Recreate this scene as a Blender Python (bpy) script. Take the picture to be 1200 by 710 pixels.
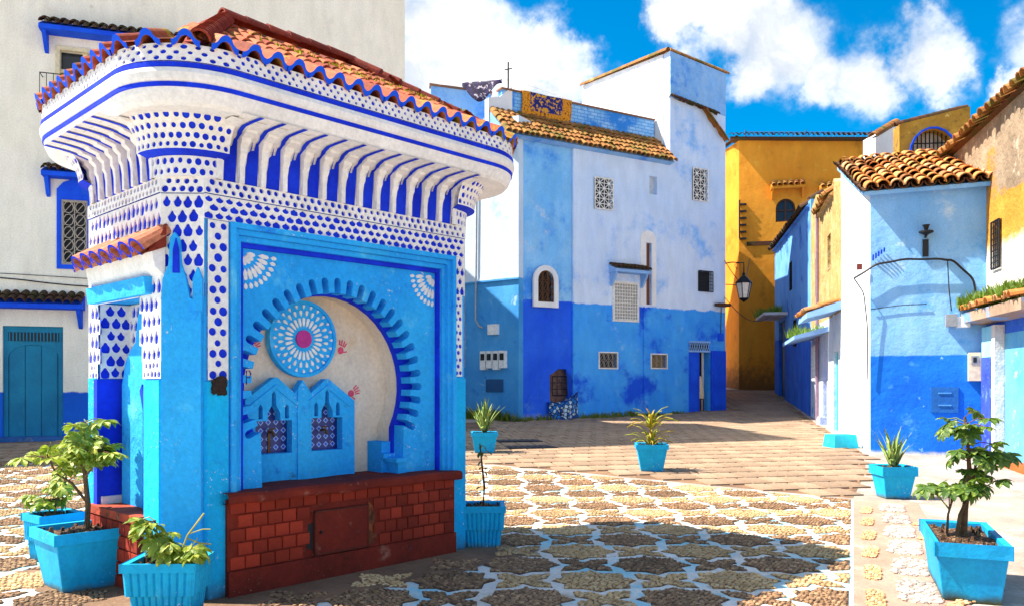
import bpy, math, random
from mathutils import Vector, Matrix
from mathutils.geometry import tessellate_polygon
for o in list(bpy.data.objects): bpy.data.objects.remove(o)
random.seed(11)
RAD = math.radians
scene = bpy.context.scene
COL = scene.collection

# ------------------------------------------------------------ camera
FPX, CX, HY, EYE = 950.0, 600.0, 450.0, 1.5      # focal length in photo pixels, principal column, horizon row, eye height
cam_d = bpy.data.cameras.new('camera'); cam = bpy.data.objects.new('camera', cam_d); COL.objects.link(cam)
cam_d.sensor_fit = 'HORIZONTAL'; cam_d.sensor_width = 36; cam_d.lens = FPX / 1200 * 36
cam_d.shift_y = (HY - 355) / 1200
cam_d.clip_start = 0.05; cam_d.clip_end = 3000
cam.location = (0, 0, EYE); cam.rotation_euler = (RAD(90), 0, 0)
scene.camera = cam

# ------------------------------------------------------------ sun and sky
SUN = Vector((1, -0.09, -1.28)).normalized()        # direction the light travels
EXPOSURE = 1.25
sd = bpy.data.lights.new('sun', 'SUN'); sun = bpy.data.objects.new('sun', sd); COL.objects.link(sun)
sd.energy = 5.0; sd.angle = RAD(0.53); sd.color = (1.0, 0.93, 0.82)
sun.rotation_euler = SUN.to_track_quat('-Z', 'Y').to_euler(); sun.location = (-20, 0, 30)
world = bpy.data.worlds.new('World'); scene.world = world; world.use_nodes = True
wn = world.node_tree; wn.nodes.clear()

class G:
    """small node-graph writer"""
    def __init__(s, nt): s.nt = nt
    def n(s, typ, **kw):
        nd = s.nt.nodes.new(typ)
        for k, v in kw.items():
            if k.startswith('i_'):
                key = k[2:]; key = int(key) if key.isdigit() else key.replace('_', ' ')
                s.set(nd.inputs[key], v)
            else: setattr(nd, k, v)
        return nd
    def set(s, sock, v):
        if isinstance(v, bpy.types.NodeSocket): s.nt.links.new(v, sock)
        elif sock.type == 'RGBA' and len(v) == 3: sock.default_value = (*v, 1)
        else: sock.default_value = v
    def math(s, op, a, b=0.0, c=0.0, clamp=False):
        nd = s.n('ShaderNodeMath', operation=op, use_clamp=clamp)
        for i, v in enumerate((a, b, c)): s.set(nd.inputs[i], v)
        return nd.outputs[0]
    def mix(s, f, a, b, mode='MIX'):
        nd = s.n('ShaderNodeMix', data_type='RGBA', blend_type=mode)
        s.set(nd.inputs[0], f); s.set(nd.inputs[6], a); s.set(nd.inputs[7], b)
        return nd.outputs[2]
    def mapr(s, v, a, b, c=0.0, d=1.0, smooth=True):
        nd = s.n('ShaderNodeMapRange', interpolation_type='SMOOTHSTEP' if smooth else 'LINEAR')
        for i, x in enumerate((v, a, b, c, d)): s.set(nd.inputs[i], x)
        return nd.outputs[0]
    def noise(s, vec, scale, detail=4, rough=.55, dist=0.0):
        nd = s.n('ShaderNodeTexNoise'); s.set(nd.inputs['Vector'], vec)
        for k, v in (('Scale', scale), ('Detail', detail), ('Roughness', rough), ('Distortion', dist)): s.set(nd.inputs[k], v)
        return nd.outputs[0]
    def vmath(s, op, a, b=None, out=0):
        nd = s.n('ShaderNodeVectorMath', operation=op); s.set(nd.inputs[0], a)
        if b is not None: s.set(nd.inputs[1], b)
        return nd.outputs[out]
    def obj(s): return s.n('ShaderNodeTexCoord').outputs['Object']
    def sep(s, v):
        nd = s.n('ShaderNodeSeparateXYZ'); s.set(nd.inputs[0], v); return nd.outputs

g = G(wn)
sky = g.n('ShaderNodeTexSky', sky_type='NISHITA', sun_disc=False, altitude=600.0, air_density=1.0, dust_density=0.3, ozone_density=3.0)
sky.sun_elevation = math.asin(-SUN.z); sky.sun_rotation = math.atan2(-SUN.x, -SUN.y)
sat = g.n('ShaderNodeHueSaturation', i_Hue=.492, i_Saturation=1.6, i_Value=.60, i_Fac=1.0, i_Color=sky.outputs[0])
dirv = g.vmath('NORMALIZE', g.n('ShaderNodeTexCoord').outputs['Generated'])
def pxdir(x, y): return tuple(Vector(((x - CX) / FPX, 1, (HY - y) / FPX)).normalized())
warp = g.n('ShaderNodeTexNoise', i_Scale=9.0, i_Detail=6.0, i_Roughness=.62, i_Vector=dirv).outputs['Color']
wv = g.vmath('ADD', dirv, g.vmath('SCALE', g.vmath('SUBTRACT', warp, (.5, .5, .5)), None))
sc = wv.node.inputs[1].links[0].from_node; sc.inputs['Scale'].default_value = .15
mask = None      # the cumulus heaps in view
for x, y, r in ((520, 50, .10), (600, 75, .085), (660, 95, .055), (500, 95, .09), (440, 40, .10), (800, 20, .05), (850, 25, .075), (910, 50, .085), (880, 85, .05), (955, 88, .055),
                (1015, 92, .06), (1085, 76, .055), (900, 0, .07), (1188, 95, .03), (1245, 80, .05), (1300, 40, .1), (618, 20, .014), (350, 60, .12), (200, -60, .14), (760, -180, .1), (1050, -220, .14), (640, -320, .12)):
    d = g.vmath('DISTANCE', wv, pxdir(x, y), out=1)
    b = g.mapr(d, r * 1.15, r * .22)
    mask = b if mask is None else g.math('MAXIMUM', mask, b)
fb = g.noise(g.vmath('MULTIPLY', dirv, (1, 1, 1.8)), 2.6, 9, .6, .2)
cy = g.sep(dirv)[1]
rest = g.math('MULTIPLY', g.mapr(fb, .46, .6), g.mapr(cy, .75, .45))      # unseen broken cloud added outside the view to neutralise the fill light
cl = g.math('MAXIMUM', mask, rest)
cd = g.mapr(g.noise(dirv, 14, 7, .65), .25, .75)
cl = g.math('MULTIPLY', cl, g.mapr(g.math('ADD', cl, g.math('MULTIPLY', cd, .75)), .38, 1.05), clamp=True)
shade = g.mapr(g.noise(wv, 7, 6, .6), .3, .7)
ccol = g.mix(shade, (2.2, 2.4, 2.7), (4.9, 4.8, 4.6))
skyc = g.mix(cl, sat.outputs[0], ccol)
bg = g.n('ShaderNodeBackground', i_Color=skyc, i_Strength=.15)
out = g.n('ShaderNodeOutputWorld'); wn.links.new(bg.outputs[0], out.inputs[0])
vs = scene.view_settings; vs.view_transform = 'Standard'; vs.look = 'None'; vs.exposure = EXPOSURE; vs.gamma = 1; vs.use_curve_mapping = False
scene.render.engine = 'CYCLES'

# ------------------------------------------------------------ geometry helpers
class MB:
    """collects geometry and links it as ONE mesh object"""
    def __init__(s): s.v, s.f, s.m, s.k = [], [], [], 0
    def add(s, vs, fs):
        b = len(s.v); s.v += [tuple(p) for p in vs]
        for q in fs: s.f.append(tuple(i + b for i in q)); s.m.append(s.k)
        return s
    def mat(s, k): s.k = k; return s
    def box(s, x0, x1, y0, y1, z0, z1):
        return s.add([(x, y, z) for x in (x0, x1) for y in (y0, y1) for z in (z0, z1)],
                     [(0, 1, 3, 2), (4, 6, 7, 5), (0, 4, 5, 1), (2, 3, 7, 6), (0, 2, 6, 4), (1, 5, 7, 3)])
    def taper(s, c0, w0, d0, z0, w1, d1, z1):
        vs = [(c0[0] + sx * w / 2, c0[1] + sy * d / 2, z) for (w, d, z) in ((w0, d0, z0), (w1, d1, z1)) for sx, sy in ((-1, -1), (1, -1), (1, 1), (-1, 1))]
        return s.add(vs, [(0, 3, 2, 1), (4, 5, 6, 7)] + [(i, (i + 1) % 4, 4 + (i + 1) % 4, 4 + i) for i in range(4)])
    def plate(s, outer, holes, y0, y1, T=None):
        """polygon (x,z) with holes, extruded from y0 to y1; T maps a point to another"""
        T = T or (lambda x, y, z: (x, y, z))
        loops = [outer] + list(holes)
        tri = tessellate_polygon([[Vector((p[0], p[1], 0)) for p in l] for l in loops])
        flat = [p for l in loops for p in l]; n = len(flat)
        vs = [T(p[0], y0, p[1]) for p in flat] + [T(p[0], y1, p[1]) for p in flat]
        fs = [tuple(t) for t in tri] + [tuple(i + n for i in reversed(t)) for t in tri]
        b = 0
        for l in loops:
            m = len(l)
            for i in range(m):
                j = (i + 1) % m; fs.append((b + i, b + j, n + b + j, n + b + i))
            b += m
        return s.add(vs, fs)
    def tube(s, pts, r, n=6, cap=True):
        pts = [Vector(p) for p in pts]; rings = []
        rr = r if isinstance(r, (list, tuple)) else [r] * len(pts)
        ref = Vector((0, 0, 1))
        for i, p in enumerate(pts):
            t = (pts[min(i + 1, len(pts) - 1)] - pts[max(i - 1, 0)])
            t = t.normalized() if t.length > 1e-9 else Vector((0, 0, 1))
            a = t.cross(ref)
            if a.length < .05: a = t.cross(Vector((1, 0, 0)))
            a.normalize(); b = t.cross(a)
            rings.append([p + (a * math.cos(q) + b * math.sin(q)) * rr[i] for q in [2 * math.pi * k / n for k in range(n)]])
        vs = [q for rg in rings for q in rg]; fs = []
        for i in range(len(pts) - 1):
            for k in range(n): fs.append((i * n + k, i * n + (k + 1) % n, (i + 1) * n + (k + 1) % n, (i + 1) * n + k))
        if cap: fs += [tuple(range(n)), tuple((len(pts) - 1) * n + k for k in reversed(range(n)))]
        return s.add(vs, fs)
    def grid(s, fn, nu, nv, wrap=False):
        vs = [fn(i / nu, j / nv) for i in range(nu + (0 if wrap else 1)) for j in range(nv + 1)]
        w = nv + 1; c = nu if wrap else nu + 1
        return s.add(vs, [(i * w + j, ((i + 1) % c) * w + j, ((i + 1) % c) * w + j + 1, i * w + j + 1) for i in range(nu) for j in range(nv)])
    def lathe(s, prof, cx=0, cy=0, n=16, cz=0):
        return s.grid(lambda u, v: (cx + prof[round(v * (len(prof) - 1))][0] * math.cos(u * 2 * math.pi), cy + prof[round(v * (len(prof) - 1))][0] * math.sin(u * 2 * math.pi), cz + prof[round(v * (len(prof) - 1))][1]), n, len(prof) - 1, True)
    def mesh(s, name, mats, smooth=False):
        me = bpy.data.meshes.new(name); me.from_pydata(s.v, [], s.f)
        mats = mats if isinstance(mats, (list, tuple)) else [mats]
        for m in mats: me.materials.append(m)
        if len(mats) > 1: me.polygons.foreach_set('material_index', s.m)
        if smooth: me.polygons.foreach_set('use_smooth', [True] * len(me.polygons))
        me.update(); return me
    def build(s, name, mats, parent=None, smooth=False, label=None):
        return link(name, s.mesh(name, mats, smooth), parent, None, label)

def link(name, me, parent=None, M=None, label=None):
    o = bpy.data.objects.new(name, me); COL.objects.link(o)
    if parent: o.parent = parent
    if M is not None: o.matrix_basis = M
    if label: o['label'] = label
    return o
def tag(o, label, cat, group=None):
    o['label'] = label; o['category'] = cat
    if group: o['group'] = group
    return o
def thing(name, label, cat, loc=(0, 0, 0), rz=0.0, group=None):
    o = link(name, None); o.location = loc; o.rotation_euler = (0, 0, rz); o.empty_display_size = .2
    return tag(o, label, cat, group)
def struct(o): o['kind'] = 'structure'; return o
def stuff(o): o['kind'] = 'stuff'; return o
def frame_m(o, x, y, z):
    """matrix from origin and axes"""
    M = Matrix.Identity(4)
    for i, a in enumerate((x, y, z)):
        for k in range(3): M[k][i] = a[k]
    for k in range(3): M[k][3] = o[k]
    return M

def ground_z(Y): return max(0, .028 * (Y - 11)) + max(0, .045 * (Y - 27))
def gpt(px, py):
    Y = 1425 / (py - HY)
    if Y > 11: Y = (1425 + 26.6 * 11) / (py - HY + 26.6)
    return Vector(((px - CX) / FPX * Y, Y, ground_z(Y)))
class Frame:
    """a wall plane standing on the ground: local x along it, y into it, z up"""
    def __init__(s, o, a): s.o, s.a, s.c, s.s = o, a, math.cos(a), math.sin(a)
    def loc(s, x, y): dx, dy = x - s.o[0], y - s.o[1]; return dx * s.c + dy * s.s, -dx * s.s + dy * s.c
    def at(s, px, py, off=0.0):
        k = (px - CX) / FPX; ax, ay = s.loc(0, 0); bx, by = k * s.c + s.s, -k * s.s + s.c
        Y = (off - ay) / by
        return ax + bx * Y, EYE + (HY - py) / FPX * Y
    def rect(s, px0, py0, px1, py1, off=0.0):
        a, b = s.at(px0, (py0 + py1) / 2, off)[0], s.at(px1, (py0 + py1) / 2, off)[0]; m = (px0 + px1) / 2
        return a, b, s.at(m, py1, off)[1], s.at(m, py0, off)[1]       # x0,x1,z0,z1
    def thing(s, name, label, cat, group=None): return thing(name, label, cat, (s.o[0], s.o[1], 0), s.a, group)
    def world(s, x, y, z): return Vector((s.o[0] + x * s.c - y * s.s, s.o[1] + x * s.s + y * s.c, z))

# ------------------------------------------------------------ materials
def C(r, g_, b):
    f = lambda v: (v / 255 / 12.92) if v / 255 <= .04045 else ((v / 255 + .055) / 1.055) ** 2.4
    return (f(r), f(g_), f(b))
MATS = {}
def base(name):
    m = bpy.data.materials.new(name); m.use_nodes = True; nt = m.node_tree
    b = nt.nodes['Principled BSDF']; return m, G(nt), b
def bump(gr, b, h, strength, dist):
    nd = gr.n('ShaderNodeBump', i_Strength=strength, i_Distance=dist, i_Height=h); gr.set(b.inputs['Normal'], nd.outputs[0])
def plaster(name, c1, c2, patches=(), split=None, rough=.88, bs=.5, bscale=9.0, nscale=1.1, bdist=.02, rnd=0.0, base_dirt_shade=None, wear=0.0, chip=(.75, .78, .8)):
    """lime-washed or painted surface: two tones in clouds, patches of other coats, an optional painted dado below a wavy line"""
    if name in MATS: return MATS[name]
    m, q, b = base(name); v = q.obj()
    n1 = q.mapr(q.noise(v, nscale, 6, .62), .32, .68)
    col = q.mix(n1, c1, c2)
    def put(col, ps):
        for i, (pc, sc_, lo, hi) in enumerate(ps):
            vv = q.vmath('ADD', v, (i * 7.3 + 3.1, i * 2.7, i * 5.9))
            col = q.mix(q.mapr(q.noise(vv, sc_, 5, .68), lo, hi), col, pc)
        return col
    col = put(col, patches)
    if split:
        h, l1, l2, wob, lp = split
        low = put(q.mix(n1, l1, l2), lp)
        z = q.sep(v)[2]
        zz = q.math('ADD', z, q.math('MULTIPLY', q.math('SUBTRACT', q.noise(v, 2.2, 6, .7), .5), wob))
        col = q.mix(q.mapr(zz, h - .02, h + .02), low, col)
    if base_dirt_shade:  # low band serves grime, coats and painted-in shade
        z = q.sep(v)[2]
        zz = q.math('ADD', z, q.math('MULTIPLY', q.math('SUBTRACT', q.noise(v, 3.5, 7, .7), .5), base_dirt_shade[1] * 1.6))
        col = q.mix(q.mapr(zz, base_dirt_shade[0] + base_dirt_shade[1], base_dirt_shade[0]), col, base_dirt_shade[2])
    fine = q.math('MULTIPLY', q.mapr(q.noise(v, 30, 5, .7), .25, .75, .86, 1.08), q.mapr(q.noise(q.vmath('MULTIPLY', v, (3, 3, .9)), 1.1, 5, .65), .3, .7, .93, 1.05))
    if wear:
        cf = q.math('MULTIPLY', q.mapr(q.noise(v, 40, 5, .68), .61, .66), q.mapr(q.noise(v, 3.1, 5, .65), .60 - .1 * wear, .70 - .1 * wear)); col = q.mix(q.math('MULTIPLY', cf, .8), col, chip)
        col = q.mix(q.mapr(q.noise(q.vmath('ADD', v, (4, 9, 2)), 7, 6, .7), .66 - .03 * wear, .74), col, q.mix(.55, col, (.05, .06, .09)))
    col = q.mix(1.0, col, q.n('ShaderNodeCombineColor', i_0=fine, i_1=fine, i_2=fine).outputs[0], 'MULTIPLY')
    if rnd:
        r = q.n('ShaderNodeObjectInfo').outputs['Random']; r = q.mapr(r, 0, 1, 1 - rnd, 1 + rnd, False)
        col = q.mix(1.0, col, q.n('ShaderNodeCombineColor', i_0=r, i_1=r, i_2=r).outputs[0], 'MULTIPLY')
    q.set(b.inputs['Base Color'], col); b.inputs['Roughness'].default_value = rough
    b.inputs['Specular IOR Level'].default_value = .25
    if bs:
        hh = q.math('ADD', q.noise(v, bscale, 5, .65), q.math('MULTIPLY', q.noise(v, bscale * .22, 4, .5), 2.0)); bump(q, b, hh, bs, bdist)
    MATS[name] = m; return m
def simple(name, c1, rough=.6, metal=0.0, var=.15, scale=14.0, bs=.15):
    if name in MATS: return MATS[name]
    m, q, b = base(name); v = q.obj(); f = q.mapr(q.noise(v, scale, 5, .6), .3, .7, 1 - var, 1 + var)
    q.set(b.inputs['Base Color'], q.mix(1.0, c1, q.n('ShaderNodeCombineColor', i_0=f, i_1=f, i_2=f).outputs[0], 'MULTIPLY'))
    b.inputs['Roughness'].default_value = rough; b.inputs['Metallic'].default_value = metal; b.inputs['Specular IOR Level'].default_value = .35
    if bs: bump(q, b, q.noise(v, scale * 2, 5, .6), bs, .01)
    MATS[name] = m; return m
def tilemat(name, cols, moss, lo, hi):
    """fired clay, each tile its own tone, with moss in uneven patches"""
    m, q, b = base(name); v = q.obj(); oi = q.n('ShaderNodeObjectInfo'); r = oi.outputs['Random']
    rp = q.n('ShaderNodeValToRGB'); e = rp.color_ramp.elements
    e[0].color = (*cols[0], 1); e[1].color = (*cols[-1], 1); e[1].position = 1
    for i, c in enumerate(cols[1:-1]): k = e.new((i + 1) / (len(cols) - 1)); k.color = (*c, 1)
    q.set(rp.inputs[0], r)
    wp = q.n('ShaderNodeNewGeometry').outputs['Position']
    f = q.mapr(q.noise(q.vmath('ADD', v, oi.outputs['Location']), 25, 5, .7), .3, .7, .7, 1.15)
    col = q.mix(1.0, rp.outputs[0], q.n('ShaderNodeCombineColor', i_0=f, i_1=f, i_2=f).outputs[0], 'MULTIPLY')
    mm = q.math('ADD', q.noise(wp, 2.3, 3, .5), q.math('MULTIPLY', q.math('SUBTRACT', q.noise(wp, 34, 5, .7), .5), .5))
    col = q.mix(q.mapr(mm, lo, hi), col, moss)
    q.set(b.inputs['Base Color'], col); b.inputs['Roughness'].default_value = .85; b.inputs['Specular IOR Level'].default_value = .25
    bump(q, b, q.noise(wp, 45, 5, .7), .5, .012)
    MATS[name] = m; return m
def pebbles(name, ca, cb, cc, scale=26.0, mort=(.2, .15, .1), zs=.3):
    """small set stones in mortar"""
    m, q, b = base(name); wp = q.n('ShaderNodeNewGeometry').outputs['Position']; v = q.vmath('MULTIPLY', wp, (1, 1, zs))
    wv_ = q.vmath('ADD', v, q.vmath('SCALE', q.n('ShaderNodeTexNoise', i_Scale=9.0, i_Vector=v).outputs['Color']))
    wv_.node.inputs[1].links[0].from_node.inputs['Scale'].default_value = .03
    vo = q.n('ShaderNodeTexVoronoi', i_Scale=scale, i_Vector=wv_); ed = q.n('ShaderNodeTexVoronoi', feature='DISTANCE_TO_EDGE', i_Scale=scale, i_Vector=wv_)
    s_ = q.sep(vo.outputs['Color'])
    col = q.mix(s_[0], ca, cb); col = q.mix(q.mapr(s_[1], .72, .8), col, cc)
    r = q.n('ShaderNodeObjectInfo').outputs['Random']; rr = q.mapr(r, 0, 1, .72, 1.2, False)
    col = q.mix(1.0, col, q.n('ShaderNodeCombineColor', i_0=rr, i_1=rr, i_2=rr).outputs[0], 'MULTIPLY')
    e = q.mapr(ed.outputs['Distance'], .02, .14)
    col = q.mix(e, mort, col)
    dirt = q.mapr(q.noise(wp, 2.1, 6, .65), .5, .72, 0, .45); col = q.mix(dirt, col, mort)
    q.set(b.inputs['Base Color'], col); b.inputs['Roughness'].default_value = .8; b.inputs['Specular IOR Level'].default_value = .3
    bump(q, b, q.math('ADD', e, q.math('MULTIPLY', q.noise(wp, 60, 4, .6), .3)), .9, .018)
    MATS[name] = m; return m

def setstones(name, cols):
    """separate small stones, each with its own tone"""
    m, q, b = base(name); r = q.n('ShaderNodeNewGeometry').outputs['Random Per Island']; wp = q.n('ShaderNodeNewGeometry').outputs['Position']
    rp = q.n('ShaderNodeValToRGB'); e = rp.color_ramp.elements; e[0].color = (*cols[0], 1); e[1].color = (*cols[-1], 1)
    for i, c in enumerate(cols[1:-1]): k = e.new((i + 1) / (len(cols) - 1)); k.color = (*c, 1)
    q.set(rp.inputs[0], r); rr = q.mapr(q.n('ShaderNodeObjectInfo').outputs['Random'], 0, 1, .8, 1.15, False)
    dirt = q.mapr(q.noise(wp, 2.1, 5, .65), .45, .72, 1.0, .62); f = q.math('MULTIPLY', rr, dirt)
    q.set(b.inputs['Base Color'], q.mix(1.0, rp.outputs[0], q.n('ShaderNodeCombineColor', i_0=f, i_1=f, i_2=f).outputs[0], 'MULTIPLY')); b.inputs['Roughness'].default_value = .75; b.inputs['Specular IOR Level'].default_value = .3
    bump(q, b, q.noise(wp, 120, 3, .6), .3, .004); MATS[name] = m; return m
WHITE = plaster('white_plaster', C(238, 232, 224), C(226, 220, 212), [(C(205, 200, 190), 3.0, .62, .8)], bs=.35)
CREAM = plaster('cream_plaster', C(240, 228, 210), C(228, 212, 190), [(C(208, 180, 140), 1.6, .62, .85), (C(190, 178, 165), 5, .66, .85)], bs=.4)
BLUE = plaster('cobalt_paint', C(20, 60, 225), C(12, 42, 200), bs=.3, nscale=4)
AZURE = plaster('azure_paint', C(50, 182, 250), C(36, 164, 246), [(C(100, 204, 250), 2.4, .55, .75), (C(28, 120, 226), 3.1, .57, .76)], bs=.7, bscale=14, wear=.8, base_dirt_shade=(-.05, .22, C(60, 80, 100)))
CYAN = plaster('cyan_paint', C(8, 188, 244), C(12, 170, 238), [(C(80, 200, 244), 3, .57, .77), (C(20, 128, 220), 5, .6, .78)], bs=.7, bscale=14, rough=.75, wear=.9, base_dirt_shade=(-.05, .24, C(70, 80, 84)))
REDB = plaster('red_oxide_paint', C(158, 54, 34), C(128, 40, 25), [(C(96, 36, 26), 4, .58, .75), (C(172, 92, 66), 9, .66, .8), (C(190, 150, 130), 3.3, .62, .76)], bs=.7, rnd=.32, nscale=3, wear=.3, chip=C(196, 150, 120))
REDM = plaster('red_oxide_render', C(130, 42, 28), C(106, 34, 24), [(C(70, 28, 20), 3, .55, .75), (C(165, 120, 95), 11, .64, .76), (C(176, 130, 110), 2.6, .60, .76)], bs=.8, nscale=3, wear=.5, chip=C(190, 160, 135))
DARK = simple('dark_opening', (.012, .013, .016), .5, bs=0)
GLASS = simple('window_glass', (.02, .025, .035), .12, bs=0)
IRON = simple('black_iron', (.012, .012, .014), .5, .3)
GREYM = simple('grey_metal', (.35, .36, .37), .45, .4)
SOIL = pebbles('potting_soil', C(120, 84, 54), C(88, 60, 40), C(150, 118, 84), 40, (.05, .03, .02))
TERRA = tilemat('terracotta_tiles', [C(150, 66, 42), C(190, 88, 54), C(208, 126, 86), C(170, 78, 50), C(132, 62, 44), C(196, 106, 66), C(116, 60, 42)], C(156, 140, 34), .60, .70)
TERRARED = tilemat('dark_red_tiles', [C(120, 44, 30), C(140, 52, 36), C(156, 62, 42)], C(96, 50, 34), .7, .9)
OLD = tilemat('old_mossy_tiles', [C(176, 118, 60), C(150, 98, 52), C(196, 138, 74), C(140, 84, 46)], C(110, 96, 40), .48, .66)
ORANGE = tilemat('orange_barrel_tiles', [C(212, 136, 64), C(224, 164, 96), C(198, 116, 54), C(222, 178, 126), C(168, 102, 58)], C(112, 92, 46), .56, .74)
DKTILE = tilemat('weathered_dark_tiles', [C(78, 52, 36), C(100, 62, 40), C(64, 48, 36)], C(70, 64, 30), .5, .66)
# ------------------------------------------------------------ ground
def clip(poly, a, b, c):
    """keep the side a*x+b*y<=c"""
    res = []
    for i, p in enumerate(poly):
        q = poly[(i + 1) % len(poly)]; dp, dq = a * p[0] + b * p[1] - c, a * q[0] + b * q[1] - c
        if dp <= 0: res.append(p)
        if dp * dq < 0:
            t = dp / (dp - dq); res.append((p[0] + (q[0] - p[0]) * t, p[1] + (q[1] - p[1]) * t))
    return res
CEMENT = plaster('worn_cement', C(178, 162, 146), C(156, 140, 126), [(C(206, 196, 186), 1.4, .5, .7), (C(140, 112, 88), 3.2, .62, .8), (C(214, 205, 195), 7, .6, .75)], bs=.8, bscale=18, nscale=.7)
STRIP = plaster('white_painted_mortar', C(236, 230, 220), C(222, 212, 198), [(C(190, 168, 140), 2.2, .54, .74), (C(150, 124, 98), 6, .58, .74), (C(158, 210, 220), 1.1, .45, .60)], bs=.6, bscale=16)
PINK = plaster('pink_cement', C(204, 150, 130), C(188, 134, 114), [(C(222, 188, 172), 1.8, .56, .75), (C(160, 120, 96), 5, .63, .8)], bs=.6, bscale=16)
APRON = plaster('brown_cement', C(150, 116, 88), C(120, 92, 70), [(C(92, 70, 54), 2.4, .55, .75), (C(178, 150, 122), 5, .6, .78)], bs=.9, bscale=20)
ST_D = setstones('dark_stones', [C(110, 82, 60), C(168, 130, 94), C(138, 104, 74), C(196, 158, 118)]); ST_B = setstones('tan_stones', [C(184, 146, 100), C(222, 184, 132), C(202, 162, 112), C(234, 202, 156)]); ST_G = setstones('grey_stones', [C(190, 170, 154), C(226, 214, 202), C(170, 150, 136)])
PEB_D = pebbles('dark_set_pebbles', C(124, 90, 64), C(92, 66, 48), C(166, 130, 94), 30, C(80, 58, 42))
PEB_B = pebbles('tan_set_pebbles', C(176, 134, 88), C(140, 104, 70), C(200, 160, 112), 30, C(112, 82, 56))
PEB_G = pebbles('grey_set_pebbles', C(190, 172, 156), C(150, 134, 120), C(214, 202, 190), 17, C(176, 142, 122))
PAVER = plaster('worn_stone_pavers', C(168, 142, 116), C(146, 120, 96), [(C(140, 112, 86), 1.5, .55, .75), (C(214, 190, 160), 4, .6, .75)], bs=.6, bscale=14, rnd=.2)

m = MB()
ys = [-40, 0, 4, 8, 11, 14, 18, 22, 27, 32, 37, 42, 60, 120, 300, 700]
m.grid(lambda u, v: (-400 + 800 * u, ys[round(v * 15)], ground_z(min(ys[round(v * 15)], 42)) - (0 if ys[round(v * 15)] < 60 else .0)), 8, 15)
ground = struct(m.build('ground', CEMENT))

FA = math.atan2(.726, .688); FO = Frame((-2.267, 5.46), FA); W, D = 2.80, 1.70
BK = .4211                                   # the border strip runs along x = BK*y
far_a, far_b = (-.27, 14.0), (4.5, 10.45)    # far edge of the patterned paving
fn_ = (far_b[1] - far_a[1]) / (far_b[0] - far_a[0])
region = [(-14, 2.5), (8, 2.5), (8, 16), (-14, 16)]
region = clip(region, 1, -BK, 0)
region = clip(region, -fn_, 1, far_a[1] - fn_ * far_a[0])
region = clip(region, 0, 1, 14.4)
def sheet(name, poly, dz, mat_):
    mm = MB()
    for pc in (clip(poly, 0, 1, 11), clip(clip(poly, 0, -1, -11), 0, 1, 27), clip(poly, 0, -1, -27)):
        if len(pc) > 2: mm.add([(x, y, ground_z(y) + dz) for x, y in pc], [tuple(range(len(pc)))])
    return struct(mm.build(name, mat_))
plaza = sheet('patterned_pavement', region, .004, STRIP)
def jit(poly, a): return [(x + random.uniform(-a, a), y + random.uniform(-a, a)) for x, y in poly]
star = [((.338 if k % 2 == 0 else .262) * math.cos(k * math.pi / 8), (.338 if k % 2 == 0 else .262) * math.sin(k * math.pi / 8)) for k in range(16)]
cross = []
for k in range(4):
    a = math.pi / 2 * k
    for x, y in ((-.09, 0), (-.19, .07), (-.215, .215), (-.07, .19)):
        cross.append((x * math.cos(-a) - y * math.sin(-a), x * math.sin(-a) + y * math.cos(-a)))
def inside_poly(x, y, poly):
    c = False; n = len(poly)
    for i in range(n):
        (x1, y1), (x2, y2) = poly[i], poly[(i + 1) % n]
        if (y1 > y) != (y2 > y) and x < (x2 - x1) * (y - y1) / (y2 - y1) + x1: c = not c
    return c
def cellmesh(name, poly, mt, stones=True, sp=.040):
    """mortar bed cut to the shape, set full of small stones"""
    mm = MB(); n = len(poly); c = (sum(p[0] for p in poly) / n, sum(p[1] for p in poly) / n)
    ins = [(c[0] + (x - c[0]) * .96, c[1] + (y - c[1]) * .96) for x, y in poly]
    tri = tessellate_polygon([[Vector((x, y, 0)) for x, y in ins]])
    mm.add([(x, y, .011) for x, y in ins] + [(x, y, .003) for x, y in poly], [tuple(t) for t in tri] + [(i, (i + 1) % n, n + (i + 1) % n, n + i) for i in range(n)])
    mats = [mt]
    if stones:
        mats.append({'dark_set_pebbles': ST_D, 'tan_set_pebbles': ST_B, 'grey_set_pebbles': ST_G}[mt.name]); mm.mat(1)
        x0, x1, y0, y1 = min(p[0] for p in ins), max(p[0] for p in ins), min(p[1] for p in ins), max(p[1] for p in ins)
        for j in range(int((y1 - y0) / (sp * .87)) + 1):
            for i in range(int((x1 - x0) / sp) + 2):
                x, y = x0 + (i + .5 * (j % 2)) * sp + random.uniform(-.25, .25) * sp, y0 + j * sp * .87 + random.uniform(-.25, .25) * sp
                if not inside_poly(x, y, ins): continue
                r, a0, e = sp * random.uniform(.38, .56), random.uniform(0, 6.28), random.uniform(.65, 1); h = random.uniform(.006, .013); k = 6; vs = []
                for rr, z in ((1, .010), (.82, .011 + h * .7)):
                    for q in range(k):
                        u, v = r * rr * math.cos(q * 6.283 / k), r * rr * e * math.sin(q * 6.283 / k); vs.append((x + u * math.cos(a0) - v * math.sin(a0), y + u * math.sin(a0) + v * math.cos(a0), z))
                vs.append((x, y, .011 + h)); mm.add(vs, [(q, (q + 1) % k, k + (q + 1) % k, k + q) for q in range(k)] + [(k + q, k + (q + 1) % k, 2 * k) for q in range(k)])
    return mm.mesh(name, mats)
var = {}
for kind, poly in (('pebble_star', star), ('pebble_cross', cross)):
    for mt in (PEB_D, PEB_B): var[kind, mt.name] = [cellmesh(kind, jit(poly, .012), mt) for _ in range(4)]
GP = .54
def footprint(x, y, mrg):
    lx, ly = FO.loc(x, y); return -mrg * .6 < lx < W + mrg * .5 and -mrg < ly < D + .2
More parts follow.
